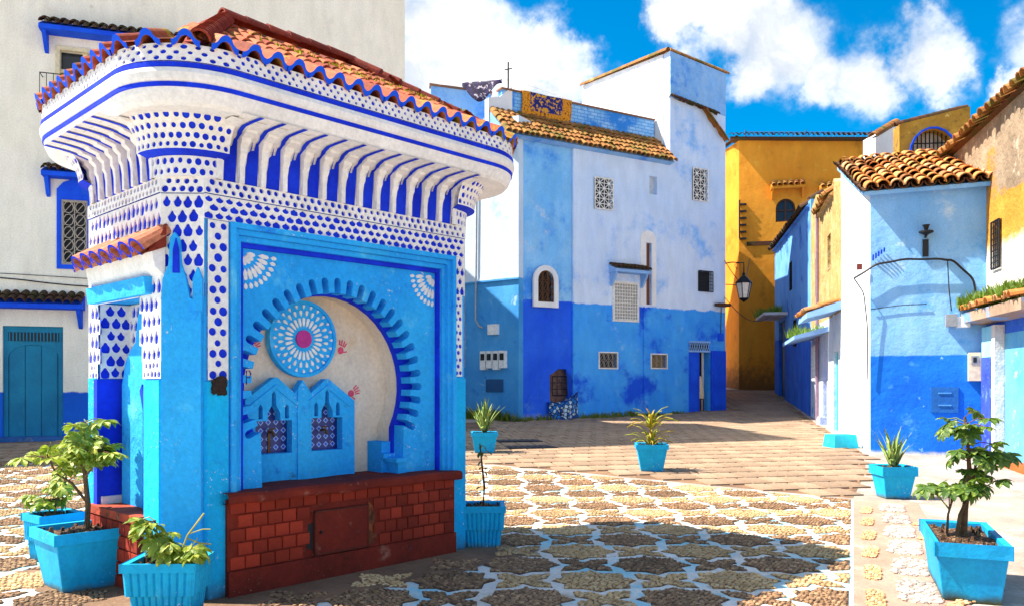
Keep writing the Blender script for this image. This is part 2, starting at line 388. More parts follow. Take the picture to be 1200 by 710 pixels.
for j in range(0, 22):
    for i in range(-24, 12):
        x, y = 1.115 + i * GP + .018 * (7.79 - j), 3.47 + j * GP
        if abs(x / y) > .72 or x > BK * y + .3: continue
        if y - fn_ * x > far_a[1] - fn_ * far_a[0] + .2 or y > 14.3 or footprint(x, y, .40): continue
        kind = 'pebble_star' if (i + j) % 2 == 0 else 'pebble_cross'
        mt = PEB_D if (j % 2 == 0) == (random.random() < .93) else PEB_B
        edge = x > BK * y - .4 or y - fn_ * x > far_a[1] - fn_ * far_a[0] - .45
        if edge:
            poly = [(px + x, py + y) for px, py in (star if kind == 'pebble_star' else cross)]
            poly = clip(clip(poly, 1, -BK, -.03), -fn_, 1, far_a[1] - fn_ * far_a[0] - .03)
            poly = [(px - x, py - y) for px, py in poly]
            if len(poly) < 3 or max(p[0] for p in poly) - min(p[0] for p in poly) < .08: continue
            me = cellmesh(kind, poly, mt, True)
        else: me = random.choice(var[kind, mt.name])
        sl = math.atan(.028) if y > 11 else 0
        link(kind, me, plaza, Matrix.Translation((x, y, ground_z(y))) @ Matrix.Rotation(sl, 4, 'X'))
# apron of plain cement round the fountain
ap = [FO.world(x, y, 0) for x, y in ((-.45, -.62), (W + .28, -.62), (W + .28, D + .2), (-.45, D + .2))]
m = MB(); ring = []
for k in range(4):
    a, b = ap[k], ap[(k + 1) % 4]
    for t in range(10):
        p = a.lerp(b, t / 10); ring.append((p.x + random.uniform(-.06, .06), p.y + random.uniform(-.06, .06), .009))
m.add(ring, [tuple(range(40))]); struct(m.build('fountain_apron', APRON))
# pink border with pebble panels
bpoly = [(BK * 3, 3), (BK * 3 + .78, 3), (BK * 10.3 + .80, 10.25), (BK * 10.5, 10.5)]
border = sheet('border_strip', bpoly, .006, PINK)
bd = Vector((BK, 1)).normalized(); bnv = Vector((bd.y, -bd.x))
def rrect(w, l, r, skew=0):
    pts = []
    for cx_, cy_, a0 in ((w / 2 - r, l / 2 - r, 0), (-w / 2 + r, l / 2 - r, 90), (-w / 2 + r, -l / 2 + r, 180), (w / 2 - r, -l / 2 + r, 270)):
        for k in range(4): a = RAD(a0 + k * 30); pts.append((cx_ + r * math.cos(a) + skew * (cy_ + r * math.sin(a)), cy_ + r * math.sin(a)))
    return pts
pa = cellmesh('pebble_panel', jit(rrect(.12, .52, .05), .01), PEB_B, True, .036); pb = cellmesh('pebble_panel', jit(rrect(.30, .72, .13), .015), PEB_G, True, .062); pc_ = cellmesh('pebble_panel', jit(rrect(.10, .30, .04, .5), .01), PEB_B, True, .034)
rzb = -math.atan(BK)
for k in range(9):
    for me, off, sh in ((pa, .14, 0), (pb, .44, .35), (pc_, .68, .1)):
        t = 3.6 + k * .86 + sh
        if t > 11.0 or (k % 3 == 2 and me is pc_): continue
        p = bd * t + bnv * off
        link('pebble_panel', me, border, Matrix.Translation((p.x, p.y, 0.003)) @ Matrix.Rotation(rzb + random.uniform(-.05, .05), 4, 'Z'))
# stone pavers between the pattern and the houses
CHO, CHA = (.2, 24.75), RAD(30)
CHF = Frame(CHO, CHA)
wd = Vector((.2496, .9684)); RHO = Vector((7.12, 16.11))
plist = []
pang = RAD(10); pc0, ps0 = math.cos(pang), math.sin(pang)
for j in range(-10, 60):
    for i in range(-30, 60):
        u, v = (i + (.5 if j % 2 else 0)) * .34, 10 + j * .60
        x, y = u * pc0 - v * ps0 + 2.2, u * ps0 + v * pc0
        if y - fn_ * x < far_a[1] - fn_ * far_a[0] + .35 and x > -.6: continue
        if x <= -.6 and y < 14.75: continue
        if CHF.loc(x, y)[1] > -.35 and CHF.loc(x, y)[0] < 8.9: continue
        s_ = (Vector((x, y)) - RHO).dot(Vector((wd.y, -wd.x)))
        if y > 15.6 and s_ > -.35: continue
        if y <= 15.6 and x > 4.5 + (y - 10.45) * .45: continue
        if y > 37 or abs(x) / y > .68: continue
        if -14 < x < -.6 and y > 18.3 + (x + 11) * .325: continue
        plist.append((y, x))
plist.sort()
pavm = []
for k in range(6):
    w_, l_ = .315 + random.uniform(-.01, .01), .565 + random.uniform(-.015, .015)
    mm = MB(); mm.taper((0, 0), w_, l_, -.02, w_ - .012, l_ - .012, .022 + random.uniform(-.003, .003)); pavm.append(mm)
pavd = [q.mesh('paver', PAVER) for q in pavm]
pave = sheet('paver_bed', [(-14, 14.42), (-.5, 14.42), (4.5, 10.7), (5.9, 13.5), (7.0, 16.2), (10, 28), (12, 38), (8.3, 38), (8.0, 29.3), (.2, 25), (-9, 19.3), (-14, 18)], .002, APRON)
rest_ = MB()
for k, (y, x) in enumerate(plist):
    sl = math.atan(.028 if 11 < y < 27 else .073 if y >= 27 else 0)
    M = Matrix.Translation((x, y, ground_z(y))) @ Matrix.Rotation(sl, 4, 'X') @ Matrix.Rotation(pang + random.uniform(-.025, .025), 4, 'Z')
    if k < 300: link('paver', random.choice(pavd), pave, M)
    else:
        q = random.choice(pavm); rest_.add([M @ Vector(p) for p in q.v], q.f)
stuff(rest_.build('far_pavers', PAVER, pave))

# ------------------------------------------------------------ roof tile meshes
def s_tile(w, l, amp, t, mats, lip=False):
    """one-period pantile: x across, y up the slope, crest in the middle"""
    n = 14; mm = MB(); top = []; bot = []
    for j, y in enumerate((0, l)):
        k = 1 - .06 * j
        for i in range(n + 1):
            x = (i / n - .5) * w * k; cc = math.cos(2 * math.pi * i / n - math.pi); z = amp * math.copysign(abs(cc) ** .7, cc) * k
            top.append((x, y, z + t)); bot.append((x, y, z))
    vs = top + bot; N_ = n + 1; o = 2 * N_
    mm.add(vs, [(i, i + 1, N_ + i + 1, N_ + i) for i in range(n)] + [(o + i, o + N_ + i, o + N_ + i + 1, o + i + 1) for i in range(n)])
    if lip: mm.mat(1)
    mm.add(vs, [(i, o + i, o + i + 1, i + 1) for i in range(n)])
    return mm
def barrel(r0, r1, l, t, n=8, a=180):
    """half-round cover tile: wide end at y=0"""
    mm = MB(); vs = []
    for rr, y in ((r0, 0), (r1, l)):
        for d in (0, t):
            for i in range(n + 1):
                q = RAD(90 - a / 2 + a * i / n); vs.append(((rr - d) * math.cos(q), y, (rr - d) * math.sin(q)))
    N_ = n + 1
    f = [(i, i + 1, 2 * N_ + i + 1, 2 * N_ + i) for i in range(n)] + [(N_ + i, 3 * N_ + i, 3 * N_ + i + 1, N_ + i + 1) for i in range(n)] + [(i, N_ + i, N_ + i + 1, i + 1) for i in range(n)]
    mm.add(vs, f); return mm
def tile_rows(parent, me, o, xd, up, ncol, nrow, w, exp, inside=None, lift=.05, jitter=.015, name='roof_tile', stagger=0):
    """lay tiles from the eave corner o: xd along the eave, up up the slope"""
    xd = Vector(xd).normalized(); up = Vector(up).normalized(); nz = xd.cross(up).normalized()
    upt = (up - nz * lift).normalized(); nzt = xd.cross(upt)
    cnt = 0
    for r in range(nrow):
        for c in range(ncol):
            px_, py_ = (c + .5 + (stagger if r % 2 else 0)) * w, r * exp
            if inside and not inside(px_, py_): continue
            p = Vector(o) + xd * (px_ + random.uniform(-jitter, jitter) * w * 2) + up * (py_ + random.uniform(-jitter, jitter)) + nz * (.02 + random.uniform(0, jitter) * .4)
            M = frame_m(p, xd, upt, nzt) @ Matrix.Rotation(random.uniform(-jitter, jitter) * 2, 4, 'Z')
            link(name, random.choice(me) if isinstance(me, list) else me, parent, M); cnt += 1
    return cnt

# ------------------------------------------------------------ fountain pavilion
LATW = plaster('white_lattice_plaster', C(244, 240, 236), C(230, 226, 222), [(C(206, 206, 210), 5, .62, .8)], bs=.25, bscale=20)
fountain = FO.thing('fountain_pavilion', 'white and blue tiled-roof wall fountain with carved lattice and arched niche', 'fountain')
def T_front(s, o, z): return (s, -o, z)
def T_left(s, o, z): return (-o, s, z)
def T_right(s, o, z): return (W + o, s, z)
def T_back(s, o, z): return (s, D + o, z)
def drop(th, w, h):
    """teardrop radius in direction th inside a w x h cell"""
    c, s_ = math.cos(th), math.sin(th)
    best = .5
    a, b = w * .45, h * .46
    k = 1.0 if s_ < 0 else 1.0 - .38 * s_ * abs(c) * 2
    return k / math.sqrt((c / a) ** 2 + (s_ / b) ** 2)
def dot(th, w, h): return .37 * min(w, h)
def lattice(mm, mb, T, s0, s1, z0, z1, cw, chh, shape=drop, depth=.012, out=.014, skip=None, stag=True, jitter=.2):
    """white pierced sheet: staggered cells each with one hole; mb gets the blue backing"""
    nv = max(1, round((z1 - z0) / chh)); chh = (z1 - z0) / nv; nu = max(1, round((s1 - s0) / cw)); cw = (s1 - s0) / nu
    for j in range(nv):
        off = .5 if (stag and j % 2) else 0
        for i in range(-1 if off else 0, nu):
            a, b = s0 + (i + off) * cw, s0 + (i + 1 + off) * cw
            a2, b2 = max(a, s0), min(b, s1); zc0 = z0 + j * chh; zc1 = zc0 + chh
            cs, cz = (a + b) / 2, (zc0 + zc1) / 2
            if skip and skip(cs, cz): continue
            if a2 > a + 1e-6 or b2 < b - 1e-6:
                mm.add([T(a2, out, zc0), T(b2, out, zc0), T(b2, out, zc1), T(a2, out, zc1)], [(0, 1, 2, 3)]); continue
            ca = math.atan2(chh, cw); ang = [ca, math.pi / 2, math.pi - ca, math.pi, math.pi + ca, 1.5 * math.pi, 2 * math.pi - ca, 0]
            ang = sorted(ang + [ca / 2, (ca + math.pi / 2) / 2, math.pi - ca / 2, math.pi - (ca + math.pi / 2) / 2, math.pi + ca / 2, math.pi + (ca + math.pi / 2) / 2, -ca / 2 + 2 * math.pi, 2 * math.pi - (ca + math.pi / 2) / 2])
            outp, inn, ind = [], [], []; js = 1 + random.uniform(-jitter, jitter); dx, dz = random.uniform(-.05, .05) * cw, random.uniform(-.05, .05) * chh
            for th in ang:
                c, s_ = math.cos(th), math.sin(th)
                k = min(cw / 2 / abs(c) if abs(c) > 1e-9 else 9, chh / 2 / abs(s_) if abs(s_) > 1e-9 else 9)
                r = min(shape(th, cw, chh) * js, k * .88)
                outp.append(T(cs + c * k, out, cz + s_ * k)); inn.append(T(cs + dx + c * r, out, cz + dz + s_ * r)); ind.append(T(cs + dx + c * r, out - depth, cz + dz + s_ * r))
            n = len(ang)
            mm.add(outp + inn + ind, [(i_, (i_ + 1) % n, n + (i_ + 1) % n, n + i_) for i_ in range(n)] + [(n + i_, n + (i_ + 1) % n, 2 * n + (i_ + 1) % n, 2 * n + i_) for i_ in range(n)])
            if mb is not None: mb.add([T(a2, out - depth + .001, zc0), T(b2, out - depth + .001, zc0), T(b2, out - depth + .001, zc1), T(a2, out - depth + .001, zc1)], [(0, 1, 2, 3)])
CHM, CHR = .20, .15
# core of masonry
m = MB()
m.plate([(0, CHM), (CHM, 0), (.44, 0), (.44, .52), (0, .52)][::-1], [], 0, 3.3, lambda x, y, z: (x, z, y))            # front left pier
m.plate([(2.50, 0), (W - CHR, 0), (W, CHR), (W, .52), (2.50, .52)], [], 0, 3.3, lambda x, y, z: (x, z, y))             # front right pier
m.box(.44, 2.50, .12, .52, 2.55, 3.3); m.box(.44, 2.50, .0, .12, 2.62, 3.3)
m.plate([(.30, .52), (W, .52), (W, D - .15), (W - .15, D), (.15, D), (0, D - .15), (0, 1.36), (.30, 1.36)], [], 0, 3.3, lambda x, y, z: (x, z, y))
m.box(0, .30, .52, 1.36, 2.14, 3.3); m.box(0, .30, .52, 1.36, 0, .5)
m.box(.44, 2.50, .03, .52, 0, .66)
m.build('wall', AZURE, fountain)
# bright lower pilasters
m = MB()
m.plate([(-.02, CHM + .02), (CHM + .02, -.02), (.37, -.02), (.37, .01), (CHM, .01), (.01, CHM + .01)], [], 0, 1.52, lambda x, y, z: (x, z, y))
m.box(-.022, .01, CHM + .012, .46, 0, 1.53)
m.build('pilaster', CYAN, fountain)
m = MB(); m.box(2.515, 2.66, -.02, .01, 0, 1.56); m.box(W - .02, W + .02, .17, .40, 0, 1.56); m.build('pilaster', CYAN, fountain)
m = MB(); m.box(-.022, .01, 1.37, D - .16, 0, 1.55); m.build('pilaster', CYAN, fountain)
# tall engaged panel with finials on the cut corner
dg = Vector((1, -1, 0)).normalized(); dn = Vector((-1, -1, 0)).normalized(); dc = Vector((CHM / 2, CHM / 2, 0))
def T_ch(s, o, z): p = dc + dg * s + dn * o; return (p.x, p.y, z)
def LAT(T, *a, **k):
    mm, mb = MB(), MB(); lattice(mm, mb, T, *a, **k); o = mm.build('pierced_lattice', LATW, fountain); mb.build('lattice_backing', BLUE, o)
fin = [(-.135, 0), (.135, 0), (.135, 2.06), (.06, 2.09), (.035, 2.22), (.0, 2.32), (-.015, 2.50), (-.045, 2.54), (-.075, 2.50), (-.085, 2.32), (-.125, 2.22), (-.135, 2.06)]
MB().plate(fin, [], -.01, .045, lambda x, y, z: T_ch(x, y, z)).build('corner_panel', AZURE, fountain)
MB().plate([(x * .45 - .03, z if z > 2 else z) for x, z in [(-.05, 2.26), (.05, 2.26), (.045, 2.42), (.0, 2.50), (-.045, 2.42)]], [], .04, .058, lambda x, y, z: T_ch(x, y, z)).build('finial', BLUE, fountain)
MB().plate([(.085, 2.0), (.15, 2.0), (.15, 2.22), (.118, 2.30), (.085, 2.22)], [], .03, .062, lambda x, y, z: T_ch(x, y, z)).build('finial', AZURE, fountain)
# lattice sheets: corner, left face, front band, side strips, right face
LAT(T_ch, -.1475, .1475, 2.10, 2.81, .075, .105)
LAT(T_front, CHM - .006, W - CHR + .006, 2.645, 2.815, .074, .0567)
LAT(T_front, CHM + .02, .372, 1.53, 2.64, .078, .074, dot)
LAT(T_front, 2.537, W - CHR + .006, 2.30, 2.643, .075, .085); LAT(T_front, 2.535, 2.625, 1.57, 2.30, .05, .06, dot)
LAT(T_front, CHM - .009, W - CHR + .009, 2.82, 2.925, .062, .053, dot, out=.022, depth=.02)
LAT(T_left, CHM - .009, D - .15, 2.82, 2.925, .062, .053, dot, out=.022, depth=.02); LAT(T_ch, -.1505, .1505, 2.815, 2.925, .06, .055, dot, out=.022, depth=.02)
LAT(T_left, CHM - .006, D - .15, 1.66, 2.815, .080, .112, skip=lambda s, z: .54 < s < 1.34 and z < 2.12)
LAT(T_left, CHM, .50, 1.54, 1.66, .06, .06, dot); LAT(T_left, 1.36, D - .15, 1.54, 1.66, .06, .06, dot)
LAT(T_right, CHR, D - .15, 1.66, 2.92, .095, .13)
# stalactite brackets under the cornice
def coverow(T, L, n):
    s0, s1 = .29, L - .29
    cp = [(.006, 3.205), (.03, 3.232), (.07, 3.25), (.13, 3.266), (.21, 3.281), (.30, 3.294), (.385, 3.306)]
    mm = MB(); mm.add([T(s0 + (s1 - s0) * i / 20 + (f - .5) * 2 * (-.0), o, z) for i in range(21) for o, z in cp for f in (.5,)], [(i * 7 + j, (i + 1) * 7 + j, (i + 1) * 7 + j + 1, i * 7 + j + 1) for i in range(20) for j in range(6)])
    mm.add([T(s0, .005, 2.92), T(s1, .005, 2.92), T(s1, .005, 3.21), T(s0, .005, 3.21)], [(0, 1, 2, 3)])
    cv = mm.build('cove', LATW, fountain, True); pt = (s1 - s0) / n
    for k in range(n):
        c = s0 + (k + .5) * pt; w_ = pt * .30; j = lambda: random.uniform(-.004, .004)
        # blue recess with a stepped, spiky head
        MB().plate([(c - w_ * 1.05 + j(), 2.93), (c + w_ + j(), 2.93), (c + w_ + j(), 3.232), (c + w_ * .55, 3.236 + j()), (c + w_ * .5, 3.185), (c + w_ * .1, 3.18), (c + w_ * .02, 3.235 + j()), (c - w_ * .12, 3.175), (c - w_ * .5, 3.155), (c - w_ * .62, 3.09), (c - w_ * .8, 3.05 + j()), (c - w_ * .85, 2.98)], [], .011, .007, lambda x, y, z: T(x, y + max(0, (z - 3.20)) * .8, z)).build('recess', BLUE, cv)
        # wavy blue strip running up the cove
        st_ = [(c + w_ * (.55 + .45 * math.sin(i * 1.25 + 1)) , o + .004, z - .006) for i, (o, z) in enumerate(cp[1:])]
        mm = MB(); mm.add([q for x, o, z in st_ for q in (T(x - .017, o, z), T(x + .017, o, z))], [(2 * i, 2 * i + 1, 2 * i + 3, 2 * i + 2) for i in range(len(st_) - 1)]); mm.build('blue_strip', BLUE, cv)
    prof = [(0, 2.925, .018), (.045, 2.925, .018), (.047, 3.04, .019), (.055, 3.10, .023), (.07, 3.13, .026), (.072, 3.18, .028), (.105, 3.21, .034), (.11, 3.235, .036), (.18, 3.255, .040), (.19, 3.268, .042), (.31, 3.29, .044), (0, 3.30, .040)]
    for k in range(n + 1):
        s_ = s0 + k * pt; mm = MB(); m_ = len(prof); wob = random.uniform(-.005, .005)
        mm.add([T(s_ - h + wob, o, z) for o, z, h in prof] + [T(s_ + h + wob, o, z) for o, z, h in prof], [(i, (i + 1) % m_, m_ + (i + 1) % m_, m_ + i) for i in range(m_)])
        tri = tessellate_polygon([[Vector((o, z, 0)) for o, z, h in prof]]); mm.f += [tuple(t) for t in tri] + [tuple(i + m_ for i in t) for t in tri]; mm.m += [0] * (2 * len(tri))
        mm.build('bracket', LATW, fountain)
for T, L, n in ((T_front, W, 13), (T_left, D, 7), (T_right, D, 7)): coverow(T, L, n)
# rounded lattice consoles at the corners
for cx_, cy_, a0 in ((.3, .3, 180), (W - .3, .3, 270), (.3, D - .3, 90)):
    for r0, r1, z0, z1 in ((.325, .335, 2.925, 3.06), (.405, .52, 3.09, 3.32)):
        mm = MB(); mb = MB()
        def Tc(s, o, z, r0=r0, r1=r1, z0=z0, z1=z1):
            a = RAD(a0 + s * 90); r = r0 + (r1 - r0) * ((z - z0) / (z1 - z0)) ** 2 + o; return (cx_ + r * math.cos(a), cy_ + r * math.sin(a), z)
        lattice(mm, mb, Tc, -.04, 1.04, z0, z1, .085 if r0 > .35 else .11, .062, lambda th, w, h: .62 * drop(th, h * 1.5, h) if 0 else .33 / math.sqrt((math.cos(th) / w) ** 2 + (math.sin(th) / h) ** 2))
        nn = 10
        mm.add([(cx_, cy_, z0)] + [Tc(-.04 + 1.08 * i / nn, .014, z0) for i in range(nn + 1)], [(0, i + 1, i + 2) for i in range(nn)])
        mm.add([(cx_, cy_, z1)] + [Tc(-.04 + 1.08 * i / nn, .014, z1) for i in range(nn + 1)], [(0, i + 1, i + 2) for i in range(nn)])
        co = mm.build('corner_console', LATW, fountain); mb.build('console_backing', BLUE, co)
    mm = MB(); mm.grid(lambda u, v: (cx_ + (.34 + .08 * v) * math.cos(RAD(a0 - 4 + 98 * u)), cy_ + (.34 + .08 * v) * math.sin(RAD(a0 - 4 + 98 * u)), 3.06 + .03 * v), 12, 1); mm.build('console_lip', BLUE, co)
# cornice swept round the rounded rectangle
def cpath():
    e, r = .25, .42; pts = []
    x0, x1, y0, y1 = -e + .08, W + e, -e, D + e
    def arc(cx_, cy_, a0): return [(cx_ + r * math.cos(RAD(a0 + 90 * k / 14)), cy_ + r * math.sin(RAD(a0 + 90 * k / 14)), math.cos(RAD(a0 + 90 * k / 14)), math.sin(RAD(a0 + 90 * k / 14))) for k in range(15)]
    pts += arc(x0 + r, y0 + r, 180) + arc(x1 - r, y0 + r, 270) + arc(x1 - r, y1 - r, 0) + arc(x0 + r, y1 - r, 90)
    return pts
CP = cpath(); CL = [0]
for i in range(len(CP)): a, b = CP[i], CP[(i + 1) % len(CP)]; CL.append(CL[-1] + math.hypot(a[0] - b[0], a[1] - b[1]))
def T_cor(s, o, z):
    s %= CL[-1]
    i = max(k for k in range(len(CP)) if CL[k] <= s + 1e-9); t = (s - CL[i]) / max(1e-9, CL[i + 1] - CL[i]); a, b = CP[i], CP[(i + 1) % len(CP)]
    nx, ny = a[2] + (b[2] - a[2]) * t, a[3] + (b[3] - a[3]) * t; l = math.hypot(nx, ny); nx /= l; ny /= l
    return (a[0] + (b[0] - a[0]) * t + nx * (o - .25), a[1] + (b[1] - a[1]) * t + ny * (o - .25), z)
def sweep(name, profile, mt, parent=fountain):
    mm = MB(); n = len(profile); k = len(CP)
    mm.add([(p[0] + p[2] * (o - .25), p[1] + p[3] * (o - .25), z) for p in CP for o, z in profile], [(i * n + j, ((i + 1) % k) * n + j, ((i + 1) % k) * n + j + 1, i * n + j + 1) for i in range(k) for j in range(n - 1)])
    return mm.build(name, mt, parent)
cor = sweep('cornice', [(-.15, 3.31), (.35, 3.30), (.375, 3.325), (.395, 3.37), (.405, 3.405), (.405, 3.43), (.425, 3.45), (.435, 3.49), (.425, 3.52), (.415, 3.525), (.415, 3.555), (.40, 3.56), (.40, 3.68), (.1, 3.70)], LATW)
sweep('blue_stripe', [(.40, 3.403), (.413, 3.405), (.415, 3.432), (.40, 3.437)], BLUE, cor); sweep('blue_stripe', [(.41, 3.522), (.425, 3.525), (.425, 3.555), (.40, 3.560)], BLUE, cor)
fm, fb_ = MB(), MB()
lattice(fm, fb_, lambda s, o, z: T_cor(s, .402 + o, z), 0, CL[-1] - .001, 3.565, 3.675, .062, .037, dot, jitter=.2)
fb_.build('frieze_backing', BLUE, cor); fm.build('pierced_frieze', LATW, cor)
# hipped roof
EO, EZ, RZ = .40, 3.66, 4.42
RX0, RX1, RY = .80, 2.02, D / 2
m = MB(); k = len(CP)
def ridge_pt(x, y): return (min(max(x, RX0), RX1), RY, RZ)
ev = [(p[0] + p[2] * .15, p[1] + p[3] * .15, EZ) for p in CP]
m.add(ev + [ridge_pt(e[0], e[1]) for e in ev], [(i, (i + 1) % k, k + (i + 1) % k, k + i) for i in range(k)])
roof = m.build('roof', TERRARED, fountain)
st = s_tile(.17, .30, .024, .013, None); stm = st.mesh('roof_tile', TERRA)
et = s_tile(.174, .24, .034, .040, None, True); etm = et.mesh('eave_tile', [TERRA, plaster('bright_blue_lip', C(24, 96, 236), C(18, 70, 220), bs=.2)])
def slope(o, xd, L, run, hip0, hip1, n0, n1):
    sl = math.hypot(run, RZ - EZ); yd = Vector((-xd[1], xd[0], 0)); up = (yd * run + Vector((0, 0, RZ - EZ))) / sl
    ins = lambda px_, py_: hip0 * (py_ + .12) / sl + .02 < px_ < L - hip1 * (py_ + .12) / sl - .02 and py_ < sl - .24
    tile_rows(roof, stm, Vector(o) + up * .17, xd, up, int(L / .17) + 1, 9, .17, .145, lambda a, b: ins(a, b + .17), lift=.09)
x0, y0 = -EO, -EO
slope((x0 + .22, y0, EZ), Vector((1, 0, 0)), W + 2 * EO - .22, RY + EO, RX0 + EO - .2, W + EO - RX1, 0, 0)
slope((x0 + .08, D + EO, EZ), Vector((0, -1, 0)), D + EO - .32, RX0 + EO - .08, RY + EO, RY - .2, 0, 0)
slope((W + EO, y0, EZ), Vector((0, 1, 0)), D + 2 * EO, W + EO - RX1, RY + EO, RY + EO, 0, 0)
slope((W + EO, D + EO, EZ), Vector((-1, 0, 0)), W + 2 * EO, RY + EO, W + EO - RX1, RX0 + EO, 0, 0)
ne = round(CL[-1] / .166)
for i in range(ne):
    s_ = (i + .5) * CL[-1] / ne
    p = Vector(T_cor(s_, .445, EZ + .022)); q = Vector(ridge_pt(p.x, p.y)); a, b = Vector(T_cor(s_ - .05, .445, 0)), Vector(T_cor(s_ + .05, .445, 0))
    xd = (b - a).normalized(); inn = Vector((-xd.y, xd.x, 0)); up = (inn + Vector((0, 0, .42))).normalized()
    link('eave_tile', etm, roof, frame_m(p, xd, up, xd.cross(up)))
cap = barrel(.075, .062, .17, .014).mesh('ridge_tile', TERRARED); capb = barrel(.082, .076, .30, .014).mesh('ridge_tile', TERRARED)
def caps(a, b, me, step, lift=.02, nm='ridge_tile'):
    a, b = Vector(a), Vector(b); d = (b - a); n = int(d.length / step); d.normalize(); x = d.cross(Vector((0, 0, 1))).normalized(); z = x.cross(d)
    dd = (d - z * .035).normalized(); zz = x.cross(dd)
    for i in range(n): link(nm, me, roof, frame_m(a + d * (i * step) + z * (lift + random.uniform(0, .008)), x, dd, zz))
hc = lambda t: T_cor(t, .40, EZ + .03)
arcm = CL[10]; front_c = CL[15 + 7]
caps(T_cor(arcm, .42, EZ + .02), (RX0, RY, RZ + .02), cap, .085); caps(T_cor(front_c, .42, EZ + .02), (RX1, RY, RZ + .02), capb, .20)
caps(T_cor(CL[30 + 7], .42, EZ + .02), (RX1, RY, RZ + .02), capb, .20); caps(T_cor(CL[45 + 7], .42, EZ + .02), (RX0, RY, RZ + .02), capb, .20)
caps((RX0 - .05, RY, RZ + .02), (RX1 + .1, RY, RZ + .02), capb, .20, .03)
# moss and small yellow weeds on the front slope
MOSS = simple('yellow_green_moss', C(176, 170, 24), .9, var=.4, scale=40)
mm = MB()
for k in range(420):
    t = random.random(); px_ = .95 + 1.9 * t + random.gauss(0, .10); py_ = (.56 - .28 * t) + random.gauss(0, .07)
    z = EZ + (RZ - EZ) * (py_ + EO) / (RY + EO) + .045; py2 = py_ - .1
    s_ = random.uniform(.008, .02); a = random.uniform(0, 6.28); h = random.uniform(.01, .035)
    mm.add([(px_ + s_ * math.cos(a), py2 + s_ * math.sin(a), z - .08), (px_ - s_ * math.cos(a), py2 - s_ * math.sin(a), z - .08), (px_ + random.uniform(-.02, .02), py2 + random.uniform(-.02, .02), z + h - .06)], [(0, 1, 2)])
stuff(mm.build('roof_moss', MOSS, roof))
# front: stepped frame
fr = []
for i, (x0, x1, zt, ya, yb, mt) in enumerate(((.385, 2.535, 2.645, -.035, .03, AZURE), (.42, 2.50, 2.605, .0, .06, AZURE), (.455, 2.465, 2.565, .035, .09, AZURE), (.49, 2.44, 2.53, .07, .12, BLUE))):
    wd_ = .038
    MB().plate([(x0, .68), (x0 + wd_, .68), (x0 + wd_, zt - wd_), (x1 - wd_, zt - wd_), (x1 - wd_, .68), (x1, .68), (x1, zt), (x0, zt)], [], ya, yb).build('frame_moulding', mt, fountain)
# arched panel with radial slots
ACX, ACZ, RI, RO = 1.37, 1.475, .755, .88
gear = []; nsl = 29; th0, th1 = -28, 208
pitch = (th1 - th0) / nsl
for k in range(nsl):
    tc = th0 + (k + .5) * pitch
    for r, d in ((RI, -2.1), (RO - .03, -2.1), (RO - .008, -1.4), (RO, 0), (RO - .008, 1.4), (RO - .03, 2.1), (RI, 2.1)):
        a = RAD(tc + d); gear.append((ACX + r * math.cos(a), ACZ + r * math.sin(a)))
jx = RI * math.cos(RAD(28))
hole = [(ACX + jx, .70)] + gear + [(ACX - jx, .70)]
outer = [(ACX + jx, .70), (2.45, .70), (2.45, 2.52), (.49, 2.52), (.49, .70), (ACX - jx, .70)]
panel = MB().plate(outer + hole[::-1][1:-1], [], .11, .24).build('arch_panel', AZURE, fountain)
def arch(r, n=28): return [(ACX + r * math.cos(RAD(th0 + (th1 - th0) * i / n)), ACZ + r * math.sin(RAD(th0 + (th1 - th0) * i / n))) for i in range(n + 1)]
def archplate(name, r, ya, yb, mt, parent=fountain):
    a = arch(r); jx_ = r * math.cos(RAD(28))
    return MB().plate([(ACX + jx_, .70), (2.48, .70), (2.48, 2.54), (.46, 2.54), (.46, .70), (ACX - jx_, .70)] + a[::-1], [], ya, yb).build(name, mt, parent)
archplate('arch_ring', RI - .012, .243, .29, BLUE)
NICHE = plaster('niche_limewash', C(238, 226, 210), C(226, 208, 186), [(C(214, 170, 110), 1.3, .58, .8), (C(206, 196, 186), 4, .62, .8)], bs=.4)
archplate('niche_reveal', RI + .004, .293, .50, NICHE)
MB().box(.5, 2.3, .475, .515, .66, 2.5).build('niche_back', NICHE, fountain)
m = MB(); m.box(ACX + jx - .105, ACX + jx + .02, .27, .474, .70, 1.0); m.box(ACX + jx - .12, ACX + jx + .03, .22, .28, .86, .90); m.box(ACX + jx - .06, ACX + jx + .03, .10, .27, .70, .83); m.box(ACX + jx - .09, ACX + jx + .03, .08, .27, .83, .865)
m.build('springer_block', AZURE, fountain)
m = MB(); m.box(ACX - jx - .02, ACX - jx + .03, .27, .474, .70, 1.0); m.build('springer_block', AZURE, fountain)
# fan ornaments in the spandrels
for cx_, a0 in ((.545, 270), (2.39, 180)):
    mm = MB()
    for r0, r1, n, w_ in ((.03, .10, 4, .016), (.12, .21, 7, .017), (.225, .275, 9, .015)):
        for i in range(n):
            a = RAD(a0 + 90 * (i + .5) / n); d = Vector((math.cos(a), math.sin(a))); nn = Vector((-d.y, d.x)); c = Vector((cx_, 2.465))
            pts = [c + d * r0, c + d * (r0 * .6 + r1 * .4) + nn * w_, c + d * (r1 - .01) + nn * w_ * .8, c + d * r1, c + d * (r1 - .01) - nn * w_ * .8, c + d * (r0 * .6 + r1 * .4) - nn * w_]
            mm.plate([(p.x, p.y) for p in pts], [], .102, .112)
    mm.build('fan_ornament', LATW, fountain)
